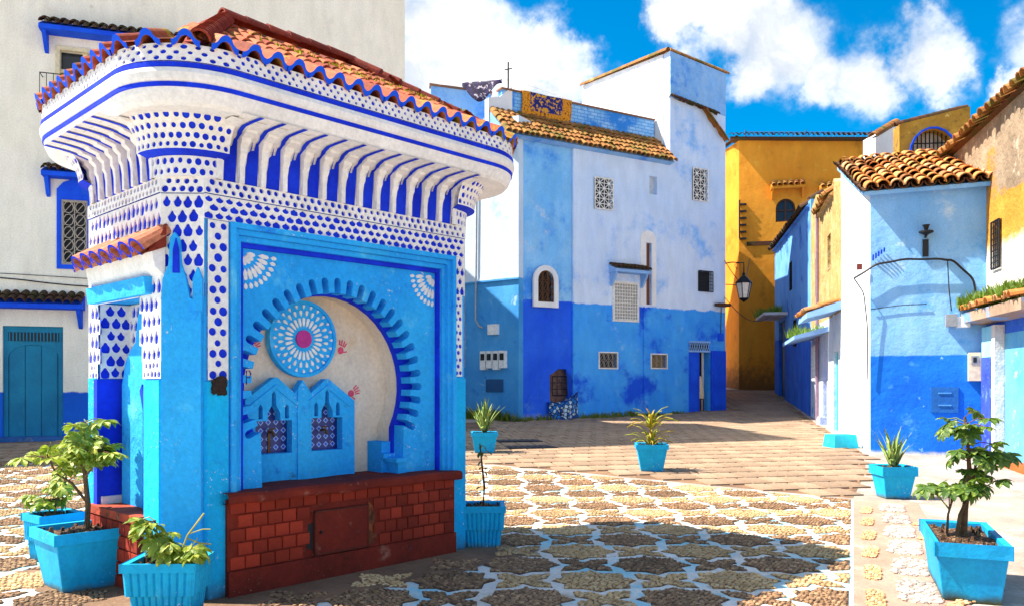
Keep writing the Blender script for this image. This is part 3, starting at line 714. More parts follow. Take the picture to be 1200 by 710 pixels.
# rosette
ros = MB(); rc = (1.235, 1.87)
circ = lambda r, n=40, cx_=rc[0], cz_=rc[1]: [(cx_ + r * math.cos(2 * math.pi * i / n), cz_ + r * math.sin(2 * math.pi * i / n)) for i in range(n)]
ros.plate(circ(.30), [], .40, .476); ros.plate(circ(.312), [circ(.285)], .385, .45)
ros = ros.build('rosette', AZURE, fountain)
mm = MB()
for r0, r1, n, w_, ph in ((.10, .175, 24, .0095, 0), (.185, .235, 24, .010, .5), (.245, .278, 24, .010, 0)):
    for i in range(n):
        a = 2 * math.pi * (i + ph) / n; d = Vector((math.cos(a), math.sin(a))); nn = Vector((-d.y, d.x)); c = Vector(rc)
        pts = [c + d * r0, c + d * (r0 + .02) + nn * w_, c + d * (r1 - .008) + nn * w_ * 1.2, c + d * r1, c + d * (r1 - .008) - nn * w_ * 1.2, c + d * (r0 + .02) - nn * w_]
        mm.plate([(p.x, p.y) for p in pts], [], .389, .402)
mm.build('petals', LATW, ros)
MB().plate(circ(.072, 24), [], .384, .41).build('boss', simple('magenta_paint', C(186, 50, 140), .7), ros)
# twin gabled spout panel
o_ = [(.69, .70), (1.70, .70), (1.70, 1.30), (1.70, 1.36), (1.44, 1.545), (1.415, 1.545), (1.27, 1.43), (1.22, 1.50), (1.195, 1.535), (1.17, 1.50), (1.12, 1.43), (.965, 1.555), (.94, 1.555), (.69, 1.38)]
def lan(cx_, z0, w_, z1): return [(cx_ - w_, z0), (cx_ + w_, z0), (cx_ + w_, z1 - w_ * 1.4), (cx_ + w_ * .5, z1 - .01), (cx_, z1), (cx_ - w_ * .5, z1 - .01), (cx_ - w_, z1 - w_ * 1.4)]
holes = []
for x0, x1, z0, z1 in ((.775, 1.095, .955, 1.215), (1.275, 1.575, .955, 1.225)):
    cx_ = (x0 + x1) / 2
    holes.append([(x0, z0), (x1, z0), (x1, z1), (cx_ + .055, z1), (cx_ + .055, z1 + .06), (cx_ + .02, z1 + .12), (cx_ + .016, z1 + .21), (cx_, z1 + .235), (cx_ - .016, z1 + .21), (cx_ - .02, z1 + .12), (cx_ - .055, z1 + .06), (cx_ - .055, z1), (x0, z1)])
    holes.append(lan(x0 + .045, z1 + .015, .018, z1 + .13)); holes.append(lan(x1 - .045, z1 + .015, .018, z1 + .13))
tp = MB().plate(o_[::1], holes, .34, .42).build('spout_panel', AZURE, fountain)
mm = MB()
for cx_, w_ in ((.95, .255), (1.43, .255)):      # raised gable edging
    for s_ in (-1, 1): mm.plate([(cx_, 1.50), (cx_ + s_ * w_ * .85, 1.345), (cx_ + s_ * w_ * .85, 1.31), (cx_, 1.465)], [], .328, .342)
mm.box(1.14, 1.24, .325, .345, .70, 1.47)
mm.build('gable_edging', AZURE, tp)
ZEL = MATS.get('zellige')
if not ZEL:
    ZEL, q, b = base('zellige'); v = q.vmath('MULTIPLY', q.obj(), (1, .01, 1))
    vo = q.n('ShaderNodeTexVoronoi', distance='MANHATTAN', feature='F1', i_Scale=15.0, i_Randomness=.0, i_Vector=v)
    a_ = q.mapr(vo.outputs['Distance'], .28, .34); b_ = q.mapr(vo.outputs['Distance'], .40, .46)
    col = q.mix(a_, C(30, 70, 200), C(150, 190, 235)); col = q.mix(b_, col, C(24, 40, 120)); col = q.mix(q.mapr(q.noise(q.obj(), 9, 5), .66, .70), col, C(190, 130, 30))
    q.set(b.inputs['Base Color'], col); b.inputs['Roughness'].default_value = .35
m = MB(); m.box(.74, 1.13, .425, .47, .93, 1.36); m.box(1.24, 1.61, .425, .47, .93, 1.36); m.box(.86, 1.01, .425, .47, 1.361, 1.47); m.box(1.35, 1.50, .425, .47, 1.361, 1.48); m.build('mosaic_back', ZEL, tp)
BRASS = simple('tarnished_brass', C(110, 80, 40), .45, .7)
for cx_ in (.935, 1.42):
    mm = MB(); mm.tube([(cx_, .43, 1.12), (cx_, .36, 1.125), (cx_, .34, 1.09)], .011, 8); mm.tube([(cx_ - .03, .365, 1.15), (cx_ + .03, .365, 1.15)], .006); mm.tube([(cx_, .365, 1.12), (cx_, .365, 1.15)], .006); mm.build('tap', BRASS, fountain)
MB().tube([(.935, .42, .96), (.937, .418, 1.14)], .012).build('water_pipe', BRASS, fountain)
# pink hand prints and a small scrawl on the limewash
PAINTP = simple('pink_paint', C(226, 84, 120), .8, var=.3, scale=90)
for hx, hz, rot, sc_ in ((1.655, 1.81, -.35, 1.0), (1.775, 1.43, -1.1, 1.0), (.83, 1.80, -.9, .9)):
    mm = MB()
    def hp(x, z): return (hx + sc_ * (x * math.cos(rot) - z * math.sin(rot)), hz + sc_ * (x * math.sin(rot) + z * math.cos(rot)))
    mm.plate([hp(.03 * math.cos(a), -.02 + .032 * math.sin(a)) for a in [i * .63 for i in range(10)]], [], .470, .4745)
    for fx, l, an in ((-.026, .045, .28), (-.009, .055, .08), (.009, .052, -.1), (.025, .042, -.28)):
        b0, b1 = (fx, .02), (fx - math.sin(an) * l, .02 + math.cos(an) * l)
        mm.plate([hp(b0[0] - .006, b0[1]), hp(b0[0] + .006, b0[1]), hp(b1[0] + .005, b1[1]), hp(b1[0] - .005, b1[1])], [], .470, .4745)
    mm.plate([hp(.03, -.03), hp(.034, -.018), hp(.062, .0), hp(.066, -.012)], [], .470, .4745)
    mm.build('hand_print', PAINTP, fountain)
MB().tube([(.575, .108, 1.50), (.575, .108, 1.60), (.60, .108, 1.60), (.61, .108, 1.575), (.60, .108, 1.55), (.575, .108, 1.55)], .005).build('scrawl', simple('purple_ink', C(60, 20, 120), .6), fountain)
# red basin: render, bricks, coping, hatch
basin = MB().box(.345, 2.495, -.05, .04, 0, .69).build('basin_wall', REDM, fountain)
MB().box(.345, 2.495, -.075, -.049, 0, .185).build('plinth', REDM, basin)
hx0, hx1, hz0, hz1 = 1.03, 1.56, .19, .535
row = .098; bw = .118
bricks = [MB().taper((0, 0), .110 + random.uniform(-.003, .003), row - .008, 0, .104, row - .015, .013 + random.uniform(0, .005)).mesh('brick', REDB) for _ in range(5)]
for j in range(5):
    for i in range(19):
        x = .36 + (i + (.5 if j % 2 else 0)) * bw + .055; z = .19 + (j + .5) * row
        if x > 2.43 or (hx0 - .07 < x < hx1 + .07 and hz0 - .05 < z < hz1 + .035): continue
        link('brick', random.choice(bricks), basin, frame_m((x, -.05, z), (1, 0, 0), (0, 0, 1), (0, -1, 0)) @ Matrix.Rotation(random.uniform(-.02, .02), 4, 'Z'))
m = MB(); m.grid(lambda u, v: (.32 + 2.21 * u, [-.02, -.105, -.118, -.118, -.10, .475][round(v * 5)] + .006 * math.sin(u * 37) * (0 < v < 1), [.655, .66, .675, .715, .735, .738][round(v * 5)] + .004 * math.sin(u * 23 + 1)), 40, 5)
m.build('coping', REDM, fountain)
hatch = MB().box(hx0 + .02, hx1 - .03, -.075, -.045, hz0 + .02, hz1 - .01).build('hatch', REDM, fountain)
mm = MB()
for a in ((hx0 + .01, hx1 - .02, hz1 - .012, hz1), (hx0 + .01, hx1 - .02, hz0 + .008, hz0 + .02), (hx0 + .008, hx0 + .02, hz0, hz1), (hx1 - .03, hx1 - .018, hz0, hz1)): mm.box(a[0], a[1], -.079, -.05, a[2], a[3])
mm.build('hatch_frame', simple('rusted_iron', C(90, 34, 22), .8), hatch)
MB().tube([(hx0 + .06, -.075, .37), (hx0 + .06, -.092, .37)], .012, 8).build('lock', IRON, hatch)
OMO = plaster('orange_mortar', C(170, 90, 50), C(60, 40, 30), bs=.8, nscale=14)
MB().plate([(hx1 - .015, .20), (hx1 + .05, .22), (hx1 + .035, .34), (hx1 + .06, .42), (hx1 + .03, .52), (hx1 - .01, .56), (hx1 - .01, .4)], [], -.056, -.049).build('broken_mortar', OMO, basin)
MB().plate([(hx0 - .05, .26), (hx0 + .0, .24), (hx0 + .005, .45), (hx0 - .035, .44)], [], -.054, -.049).build('broken_mortar', DARK, basin)
# dark vent on the left pier
m = MB()
for k in range(60):
    a, b = random.uniform(.25, .34), random.uniform(1.44, 1.54); r = random.uniform(.012, .03)
    m.plate([(a + r * math.cos(t + k), b + r * math.sin(t + k)) for t in (0, 1.3, 2.5, 3.8, 5)], [], -.026 - .0002 * k, -.02)
m.build('burnt_patch', simple('soot', C(46, 34, 30), .9, var=.5, scale=60), fountain)
# left face: small tiled canopy, boards, niche and bench
m = MB(); m.plate([(-.0, 2.24), (-.07, 2.30), (-.09, 2.40), (0, 2.46)], [], .16, 1.40, lambda x, y, z: (x, y, z)); can = m.build('side_canopy', LATW, fountain)
MB().plate([(0, 2.13), (-.06, 2.13), (-.075, 2.25), (0, 2.25)], [], .34, 1.44).build('canopy_board', AZURE, fountain)
c0 = MB(); c0.plate([(0, 2.44), (-.09, 2.40), (-.09, 2.415), (0, 2.60)], [], .14, 1.42); c0.build('canopy_slope', TERRARED, can)
ct = barrel(.098, .075, .26, .02); ctm = MB(); ctm.v, ctm.f, ctm.m = ct.v, ct.f, [0] * len(ct.f)
nb = 8
for i in range(len(ctm.f) - nb, len(ctm.f)): ctm.m[i] = 1
SAND = tilemat('sandy_tiles', [C(206, 128, 96), C(196, 116, 84), C(214, 140, 108)], C(190, 110, 80), .8, .95)
ctm = ctm.mesh('canopy_tile', [SAND, BLUE])
for i in range(7):
    s_ = .22 + i * .184; up = Vector((.23, 0, .17)).normalized(); xd = Vector((0, -1, 0))
    link('canopy_tile', ctm, can, frame_m((-.155, s_, 2.40 + random.uniform(-.006, .006)), xd, up, xd.cross(up)))
lt = s_tile(.184, .25, .03, .02, None, True).mesh('under_tile', [SAND, BLUE])
for i in range(7):
    s_ = .22 + i * .184; up = Vector((.23, 0, .16)).normalized(); xd = Vector((0, -1, 0))
    link('under_tile', lt, can, frame_m((-.15, s_ + .092, 2.40), xd, up, xd.cross(up)))
MB().box(.24, .302, .52, 1.36, .45, 2.16).build('side_niche_back', LATW, fountain)
LAT(lambda s, o, z: (.24 - o, s, z), .53, 1.35, 1.5, 2.13, .080, .112)
og = [(.60, .56), (1.28, .56), (1.28, 1.50), (1.24, 1.58), (1.22, 1.66), (1.12, 1.76), (1.02, 1.82), (.98, 1.98), (.94, 2.10), (.90, 1.98), (.86, 1.82), (.76, 1.76), (.66, 1.66), (.64, 1.58), (.60, 1.50)]
MB().plate(og, [], .14, .235, lambda x, y, z: (y, x, z)).build('side_arch_panel', AZURE, fountain)
MB().plate([(.70, .56), (.78, .56), (.78, 1.3), (.84, 1.45), (.80, 1.5), (.72, 1.3)], [], .10, .15, lambda x, y, z: (y, x, z)).build('side_arch_rib', BLUE, fountain)
MB().box(-.03, .30, 1.33, 1.40, .0, 1.54).build('niche_jamb', BLUE, fountain)
bench = MB().box(-.05, .25, .47, 1.42, 0, .50).build('bench', REDM, fountain)
MB().box(-.07, .26, .46, 1.43, .50, .56).build('bench_top', plaster('chipped_red_top', C(190, 80, 50), C(150, 60, 40), [(C(90, 60, 44), 8, .55, .66)], bs=.8, nscale=6), bench)
bb = MB().taper((0, 0), .108, .09, 0, .102, .084, .014).mesh('brick', REDB)
for j in range(5):
    for i in range(8): link('brick', bb, bench, frame_m((-.05, .53 + i * .115, .05 + j * .098), (0, -1, 0), (0, 0, 1), (-1, 0, 0)))
LAT(lambda s, o, z: (s, 1.358 - o, z), .0, .238, 1.545, 2.13, .08, .098)
MB().box(.0, .238, 1.30, 1.34, .56, .62).build('niche_sill', LATW, fountain)
# ------------------------------------------------------------ house helpers
def box_rest(mm, x0, x1, y0, y1, z1, z0=-.6): return mm.box(x0, x1, y0, y1, z0, z1)
def rect(x0, x1, z0, z1): return [(x0, z0), (x1, z0), (x1, z1), (x0, z1)]
def inset(r, d): return (r[0] + d, r[1] - d, r[2] + d, r[3] - d)
def archrect(x0, x1, z0, z1, rise):
    c, w_ = (x0 + x1) / 2, (x1 - x0) / 2
    return [(x0, z0), (x1, z0)] + [(c + w_ * math.cos(RAD(a)), z1 - rise + rise * math.sin(RAD(a))) for a in range(0, 181, 20)]
def grille(mm, r, y, kind, t=.012):
    x0, x1, z0, z1 = r; cx_, cz_ = (x0 + x1) / 2, (z0 + z1) / 2
    for a in ((x0, x1, z0, z0), (x0, x1, z1, z1), (x0, x0, z0, z1), (x1, x1, z0, z1)): mm.tube([(a[0], y, a[2]), (a[1], y, a[3])], t * 1.5, 4)
    if kind == 'bars':
        n = max(2, round((x1 - x0) / .16))
        for i in range(1, n): mm.tube([(x0 + (x1 - x0) * i / n, y, z0), (x0 + (x1 - x0) * i / n, y, z1)], t, 4)
        for i in (1, 2): mm.tube([(x0, y, z0 + (z1 - z0) * i / 3), (x1, y, z0 + (z1 - z0) * i / 3)], t, 4)
    elif kind == 'star':
        n = 2; m_ = max(2, round((z1 - z0) / (x1 - x0) * 2))
        for i in range(n):
            for j in range(m_):
                a0, a1 = x0 + (x1 - x0) * i / n, x0 + (x1 - x0) * (i + 1) / n; b0, b1 = z0 + (z1 - z0) * j / m_, z0 + (z1 - z0) * (j + 1) / m_
                mm.tube([(a0, y, b0), (a1, y, b1)], t, 4); mm.tube([(a0, y, b1), (a1, y, b0)], t, 4); mm.tube([((a0 + a1) / 2, y, b0), ((a0 + a1) / 2, y, b1)], t, 4); mm.tube([(a0, y, (b0 + b1) / 2), (a1, y, (b0 + b1) / 2)], t, 4)
                mm.tube([(a1, y, b0), (a1, y, b1)], t, 4); mm.tube([(a0, y, b1), (a1, y, b1)], t, 4)
    elif kind == 'scroll':
        n = max(2, round((x1 - x0) / .2)); m_ = max(2, round((z1 - z0) / .32))
        for i in range(n + 1): mm.tube([(x0 + (x1 - x0) * i / n, y, z0), (x0 + (x1 - x0) * i / n, y, z1)], t, 4)
        for i in range(n):
            for j in range(m_):
                cx2, cz2 = x0 + (x1 - x0) * (i + .5) / n, z0 + (z1 - z0) * (j + .5) / m_; ra, rb = (x1 - x0) / n * .42, (z1 - z0) / m_ * .46
                mm.tube([(cx2 + ra * math.cos(a), y, cz2 + rb * math.sin(a) * (1 if math.cos(a) > 0 else 1)) for a in [k * .7 for k in range(10)]], t, 4)
                mm.tube([(cx2 - ra, y, cz2 - rb), (cx2 + ra, y, cz2 + rb)], t * .8, 4)
    elif kind == 'mesh':
        n = max(3, round((x1 - x0) / .11)); m_ = max(3, round((z1 - z0) / .11))
        for i in range(1, n): mm.tube([(x0 + (x1 - x0) * i / n, y, z0), (x0 + (x1 - x0) * i / n, y, z1)], t * .8, 4)
        for i in range(1, m_): mm.tube([(x0, y, z0 + (z1 - z0) * i / m_), (x1, y, z0 + (z1 - z0) * i / m_)], t * .8, 4)
WHITEP = simple('white_gloss_paint', C(232, 230, 226), .5); BEIGEP = simple('beige_paint', C(222, 206, 170), .6)
PALEP = plaster('pale_blue_paint', C(150, 190, 240), C(130, 176, 234), bs=.3)
DEEP = plaster('deep_blue_paint', C(26, 92, 238), C(20, 74, 224), [(C(60, 110, 216), 2, .6, .8)], bs=.25)
TEALP = plaster('teal_board_paint', C(24, 136, 172), C(18, 116, 154), [(C(50, 156, 184), 3, .58, .78)], bs=.3, rough=.6)
TURQ = plaster('turquoise_paint', C(40, 206, 226), C(24, 184, 212), [(C(130, 225, 235), 3, .6, .8)], bs=.3, rough=.6)
def window(parent, r, style, gcol, pane=GLASS, dy=.16, frame=None, fw=.05, gy=-.02, arch=0, gt=.012, label=None):
    """pane in its opening, with frame and grille as sub-parts"""
    if arch: p = MB().plate(archrect(*r, arch), [], dy, dy + .03).build('window', pane, parent, label=label)
    else: p = MB().box(r[0] - .02, r[1] + .02, dy, dy + .03, r[2] - .02, r[3] + .02).build('window', pane, parent, label=label)
    if frame:
        if arch: MB().plate(archrect(r[0] - fw, r[1] + fw, r[2] - fw, r[3] + fw, arch + fw), [archrect(*inset(r, .004), arch)], -.035, .05).build('frame', frame, p)
        else: MB().plate(rect(r[0] - fw, r[1] + fw, r[2] - fw, r[3] + fw), [rect(*inset(r, .004))], -.03, .05).build('frame', frame, p)
    if style: mm = MB(); grille(mm, inset(r, .01), gy, style, gt); mm.build('grille', gcol, p)
    return p
def awning(parent, x0, x1, z, depth, rise, tmat, board, w=.16, rows=2, bracket_=True, under=None):
    """short tiled hood on a painted board with end brackets"""
    a = MB().plate([(0, z - .12), (-depth, z - .12), (-depth, z - .02), (0, z + rise)], [], x0, x1, lambda x, y, zz: (y, x, zz)).build('hood', board, parent)
    tm = barrel(w * .52, w * .42, depth / rows * 1.25 + .06, .015, 6).mesh('hood_tile', tmat)
    up = Vector((0, depth, rise + .02)).normalized(); n = max(2, int((x1 - x0) / w))
    tile_rows(a, tm, (x0, -depth - .05, z - .01), (1, 0, 0), up, n, rows, (x1 - x0) / n, math.hypot(depth, rise) / rows, lift=.10, name='hood_tile')
    if bracket_:
        for x in (x0 + .05, x1 - .13): MB().plate([(0, z - .12), (-depth * .85, z - .12), (-depth * .8, z - .2), (-.1, z - .5), (0, z - .55)], [], x, x + .08, lambda a_, y, zz: (y, a_, zz)).build('hood_bracket', board, parent)
    return a
def cable(name, pts, label, r=.012, mt=IRON, sag=0.0):
    pts = [Vector(p) for p in pts]; q = []
    pts = [p for a, b in zip(pts, pts[1:]) for p in (a, a.lerp(b, .5) - Vector((0, 0, sag)))] + [pts[-1]]
    for _ in range(2):
        if len(pts) > 2: pts = [pts[0]] + [p for a, b in zip(pts, pts[1:]) for p in (a.lerp(b, .25), a.lerp(b, .75))][1:-1] + [pts[-1]]
    for a, b in zip(pts, pts[1:]):
        for k in range(3): t = k / 3; q.append(a.lerp(b, t))
    q.append(pts[-1])
    return tag(MB().tube(q, r, 5).build(name, mt), label, 'cable')

# ------------------------------------------------------------ tall white house behind the fountain
LF = Frame((-11.05, 18.75), RAD(18))
LWM = plaster('white_house_limewash', C(255, 244, 226), C(248, 236, 216), [(C(226, 214, 198), .7, .55, .75), (C(196, 184, 168), 3.4, .66, .82)], (1.32, C(30, 110, 220), C(22, 90, 205), .12, [(C(70, 150, 230), 2.5, .58, .75)]), bs=.35, nscale=.5)
lw = LF.thing('white_house', 'tall cream white house with blue dado behind the fountain', 'house')
LR = 8.64
dr = LF.rect(3, 382, 74, 512); wr = LF.rect(73, 236, 102, 310); tr = LF.rect(70, 62, 128, 108)
wall = MB(); wall.plate([(-14, -.6), (LR, -.6), (LR, 12), (4.0, 12), (4.0, 17.8), (-14, 17.8)], [rect(*dr), rect(*wr), rect(*tr)], 0, .35); wall.build('wall', LWM, lw)
mm = MB(); mm.box(-14, LR, .352, 3.0, -.6, 12); mm.box(-14, 4.0, .352, 3.0, 12, 17.8); mm.box(-14, LR - 1.2, 3.0, 7.0, -.6, 10.6); mm.build('rear_block', LWM, lw)  # unseen roof step and rear annex shaped for the shadows they throw
MB().box(-14, 4.1, -.06, 3.1, 17.8, 17.92).build('parapet_cap', WHITE, lw)
# door with arched leaf and vent slot
x0, x1, z0, z1 = dr
d = MB().box(x0, x1, .10, .18, z0 - .1, z1).build('door', TEALP, lw, label='teal plank door under a dark tiled hood')
mm = MB(); mm.plate(rect(x0, x1, z0 - .1, z1), [archrect(x0 + .1, x1 - .1, z0 - .05, z1 - .42, .3)], .06, .10); mm.build('door_frame', TEALP, d)
for i in range(3): MB().box(x0 + .12 + i * (x1 - x0 - .24) / 3, x0 + .10 + (i + 1) * (x1 - x0 - .24) / 3, .075, .10, z0, z1 - .45).build('plank', TEALP, d)
MB().box(x0 + .1, x1 - .1, .045, .066, z1 - .34, z1 - .14).build('vent', DARK, d)
for i in range(16): MB().box(x0 + .12 + i * .07, x0 + .145 + i * .07, .03, .048, z1 - .34, z1 - .14).build('vent_bar', TEALP, d)
MB().box(x0 - .3, x1 + .4, -.45, .05, -.3, ground_z(18.6) + .09).build('step', plaster('blue_step_paint', C(40, 90, 160), C(60, 110, 170), [(C(120, 130, 140), 3, .55, .7)]), lw)
awning(lw, *LF.rect(-20, 345, 100, 345)[:2], LF.at(60, 352)[1] - .1, .45, .22, DKTILE, DEEP, .19, 2)
window(lw, wr, 'scroll', simple('pale_iron', C(190, 176, 160), .6), DARK, frame=None, gt=.010)
a, b = LF.at(68, 240)[0], LF.at(105, 240)[0]; c = (a + b) / 2
MB().plate([(a - .02, wr[2] - .12), (b + .02, wr[2] - .12), (b + .02, wr[3] + .25), (b - .12, wr[3] + .42), (c, wr[3] + .5), (a + .12, wr[3] + .42), (a - .02, wr[3] + .25)], [rect(*inset(wr, -.02))], -.05, .02).build('window_surround', DEEP, lw)
awning(lw, LF.at(52, 200)[0], LF.at(120, 200)[0], LF.at(80, 205)[1], .35, .15, DKTILE, DEEP, .17, 2)
w_ = window(lw, tr, None, None, GLASS, frame=BEIGEP, fw=.09)
x0, x1, z0, z1 = tr
mm = MB(); mm.box((x0 + x1) / 2 - .05, (x0 + x1) / 2 + .05, .06, .17, z0, z1); mm.box(x0, x1, .07, .17, (z0 + z1) / 2 - .04, (z0 + z1) / 2 + .04); mm.build('glazing_bar', BEIGEP, w_)
awning(lw, LF.at(50, 30)[0], LF.at(215, 30)[0], LF.at(110, 42)[1], .42, .2, DKTILE, DEEP, .19, 2)
rl = MB(); zr = z0 + .25
rl.tube([(x0 - .35, -.3, zr), (x1 + .2, -.3, zr)], .012); rl.tube([(x0 - .35, -.3, z0 - .3), (x1 + .2, -.3, z0 - .3)], .012)
for i in range(14): rl.tube([(x0 - .35 + i * .14, -.3, z0 - .3), (x0 - .35 + i * .14, -.3, zr)], .008)
for x in (x0 - .35, x1 + .2): rl.tube([(x, -.3, zr), (x, .02, zr)], .012); rl.tube([(x, -.3, z0 - .3), (x, .02, z0 - .3)], .012)
rl.build('window_rail', IRON, lw)
cable('wall_cable', [LF.world(-3, -.03, 4.05), LF.world(-.5, -.04, 3.92), LF.world(1.4, -.04, 3.78), LF.world(4, -.04, 3.75)], 'black cable sagging across the cream wall above the teal door', .014, sag=.03)
cable('wall_cable', [LF.world(-3, -.03, 4.15), LF.world(.4, -.04, 4.0), LF.world(4, -.04, 3.95)], 'thin upper cable across the cream wall left of fountain', .008, sag=.04)

# ------------------------------------------------------------ blue centre house
CHM1 = plaster('pale_blue_limewash', C(196, 218, 250), C(212, 228, 252), [(C(130, 186, 248), .55, .53, .70), (C(205, 222, 246), 1.2, .58, .74)], (4.08, C(76, 172, 252), C(50, 150, 250), .34, [(C(24, 88, 230), .42, .52, .64), (C(140, 196, 250), 1.1, .58, .74), (C(40, 110, 236), 2.5, .6, .75)]), bs=.35, nscale=.6, base_dirt_shade=(.2, .35, C(120, 150, 190)))
CHM2 = plaster('mottled_blue_limewash', C(116, 188, 246), C(150, 206, 248), [(C(64, 146, 240), .6, .50, .68), (C(176, 206, 242), 1.3, .60, .72)], (4.12, C(44, 108, 240), C(26, 86, 232), .2, [(C(80, 140, 234), .6, .58, .70), (C(140, 190, 240), 1.6, .66, .78)]), bs=.35, nscale=.6, base_dirt_shade=(.15, .5, C(170, 190, 215)))
CHW = plaster('sunlit_white_limewash', C(238, 236, 234), C(222, 224, 230), [(C(190, 205, 228), 1.3, .62, .8)], bs=.35)
TOWB = plaster('tower_blue_limewash', C(120, 176, 236), C(150, 194, 240), [(C(70, 140, 228), .7, .5, .66), (C(206, 220, 240), 2.2, .62, .76)], bs=.4)
PARB, q, b_ = base('painted_brick'); v = q.vmath('MULTIPLY', q.obj(), (1, 1, 1)); sw = q.n('ShaderNodeCombineXYZ'); se = q.sep(v); q.set(sw.inputs[0], se[0]); q.set(sw.inputs[1], se[2])
bt = q.n('ShaderNodeTexBrick', i_Scale=1.0, i_Vector=sw.outputs[0]); bt.inputs['Brick Width'].default_value = .27; bt.inputs['Row Height'].default_value = .11; bt.inputs['Mortar Size'].default_value = .012
bt.inputs['Color1'].default_value = (*C(120, 182, 236), 1); bt.inputs['Color2'].default_value = (*C(158, 200, 240), 1); bt.inputs['Mortar'].default_value = (*C(70, 140, 215), 1)
colb = q.mix(q.mapr(q.noise(v, .9, 6, .65), .5, .62), bt.outputs[0], C(40, 130, 220)); q.set(b_.inputs['Base Color'], colb); b_.inputs['Roughness'].default_value = .9; bump(q, b_, bt.outputs['Fac'], -.4, .012)
ch = CHF.thing('blue_house', 'large pale and deep blue house with square tower and mossy tile eave', 'house')
W1 = CHF.rect(696, 209, 718, 246); W2 = CHF.rect(761, 207, 770, 228); W3 = CHF.rect(811, 198, 829, 236); W5 = CHF.rect(719, 332, 747, 375); SL = CHF.rect(757.5, 285, 763.5, 357); W6 = CHF.rect(818, 318, 835, 342)
G1 = CHF.rect(702, 413, 723, 431); G2 = CHF.rect(763, 415, 781, 431); DR = CHF.rect(807, 400, 831.5, 482); DR = (DR[0], DR[1], -.5, DR[3]); W4 = CHF.rect(630, 317, 649, 354); NI = CHF.rect(646, 432, 672, 472)
FOLD = 2.02
m = MB(); m.plate([(FOLD, -.6), (8.6, -.6), (8.6, 12.62), (6.02, 12.9), (6.02, 9.2), (FOLD, 9.2)], [rect(*r) for r in (W1, W2, W3, W5, SL, W6, G1, G2)] + [rect(DR[0], DR[1], -.45, DR[3])], 0, .35); m.build('wall', CHM1, ch)
nic = [(NI[0], 1.0), (NI[0] + .25, .78), (NI[0] + .55, .72), (NI[1] - .2, .85), (NI[1], 1.25), (NI[1], NI[3] - .25), ((NI[0] + NI[1]) / 2 + .2, NI[3]), ((NI[0] + NI[1]) / 2 - .1, NI[3]), (NI[0], NI[3] - .2)]
m = MB(); m.plate([(0, -.6), (FOLD - .002, -.6), (FOLD - .002, 9.2), (0, 9.2)], [archrect(*W4, .3), nic], .09, .35); m.build('wall', CHM2, ch)
m = MB(); m.box(.02, 8.58, .352, 6, -.6, 9.3); m.box(6.04, 8.58, .352, 5.2, 9.3, 12.55); m.build('rear_block', CHW, ch)
wing = [CHF.loc(x, y) for x, y in ((4.5, 31), (7.75, 31), (9.55, 38), (6, 40))]; MB().plate(wing, [], -.5, 9.4, lambda x, y, z: (x, z, y)).build('shadow_wing', CHW, ch)  # unseen wing added to cast shade on the lower ochre house
m = MB(); m.plate([(.36, 9.5), (5.2, 9.5), (5.2, 13.35), (.36, 12.9)], [], 5.995, 6.03, lambda x, y, z: (y, x, z)); m.build('tower_side', CHW, ch)
m = MB(); m.plate([(6.025, 11.33), (8.6, 11.08), (8.6, 12.60), (6.025, 12.88)], [], -.02, .0); m.build('tower_panel', TOWB, ch)
par = MB(); par.box(-.15, 5.95, .75, 1.0, 9.0, 10.70); par.build('roof_parapet', PARB, ch)
MB().box(-.2, 5.96, .70, 1.05, 10.70, 10.75).build('parapet_coping', plaster('brick_coping', C(160, 110, 80), C(130, 90, 70), bs=.6), ch)
ts = MB().plate([(-.26, 9.02), (.72, 9.92), (.72, 9.3), (-.0, 8.98)], [], -.6, 6.0, lambda x, y, z: (y, x, z)).build('tile_eave', TOWB, ch)
bt1 = [barrel(.125, .095, .44, .02, 6).mesh('roof_tile', OLD) for _ in range(2)]
upv = Vector((0, .98, .90)).normalized()
tile_rows(ts, bt1, (-.62, -.34, 9.00), (1, 0, 0), upv, 34, 5, .195, .29, lift=.08, jitter=.04)
# coping tiles of the tower
ck = barrel(.15, .13, .36, .03, 6).mesh('coping_tile', OLD); dk = barrel(.12, .10, .30, .025, 6).mesh('coping_tile', DKTILE)
def coping(parent, a, b, me, step, name='coping_tile'):
    a, b = Vector(a), Vector(b); d = b - a; n = max(1, int(d.length / step)); d.normalize(); x = d.cross(Vector((0, 0, 1))).normalized(); z = x.cross(d)
    for i in range(n): link(name, me, parent, frame_m(a + d * (i * step), x, d, z) @ Matrix.Rotation(random.uniform(-.06, .06), 4, 'Z'))
coping(ch, (6.02, .1, 12.9), (8.65, .1, 12.62), ck, .22); coping(ch, (6.02, 5.2, 13.33), (6.02, .1, 12.92), ck, .24); coping(ch, (6.0, -.08, 11.30), (8.1, -.08, 11.05), dk, .19)
coping(ch, (*[CHF.at(822, 130)[0], -.1], CHF.at(822, 130)[1]), (*[CHF.at(848, 166)[0], -.1], CHF.at(848, 166)[1]), ck, .22)
window(ch, W1, 'star', WHITEP, DARK, frame=None, gy=-.05, gt=.015); window(ch, W2, None, None, simple('pale_shutter', C(190, 200, 210), .7)); window(ch, W3, 'star', WHITEP, DARK, gy=-.05, gt=.014)
window(ch, W4, 'scroll', simple('dark_wood_lattice', C(96, 62, 36), .7), DARK, frame=CHW, fw=.16, gy=.02, arch=.3, gt=.016)
sh = window(ch, W5, 'mesh', WHITEP, simple('grey_louvre', C(178, 176, 172), .7), dy=.05, frame=WHITEP, fw=.05, gy=-.04, gt=.018)
awning(ch, W5[0] - .2, W5[1] + .25, W5[3] + .42, .38, .14, DKTILE, PALEP, .16, 2, True)
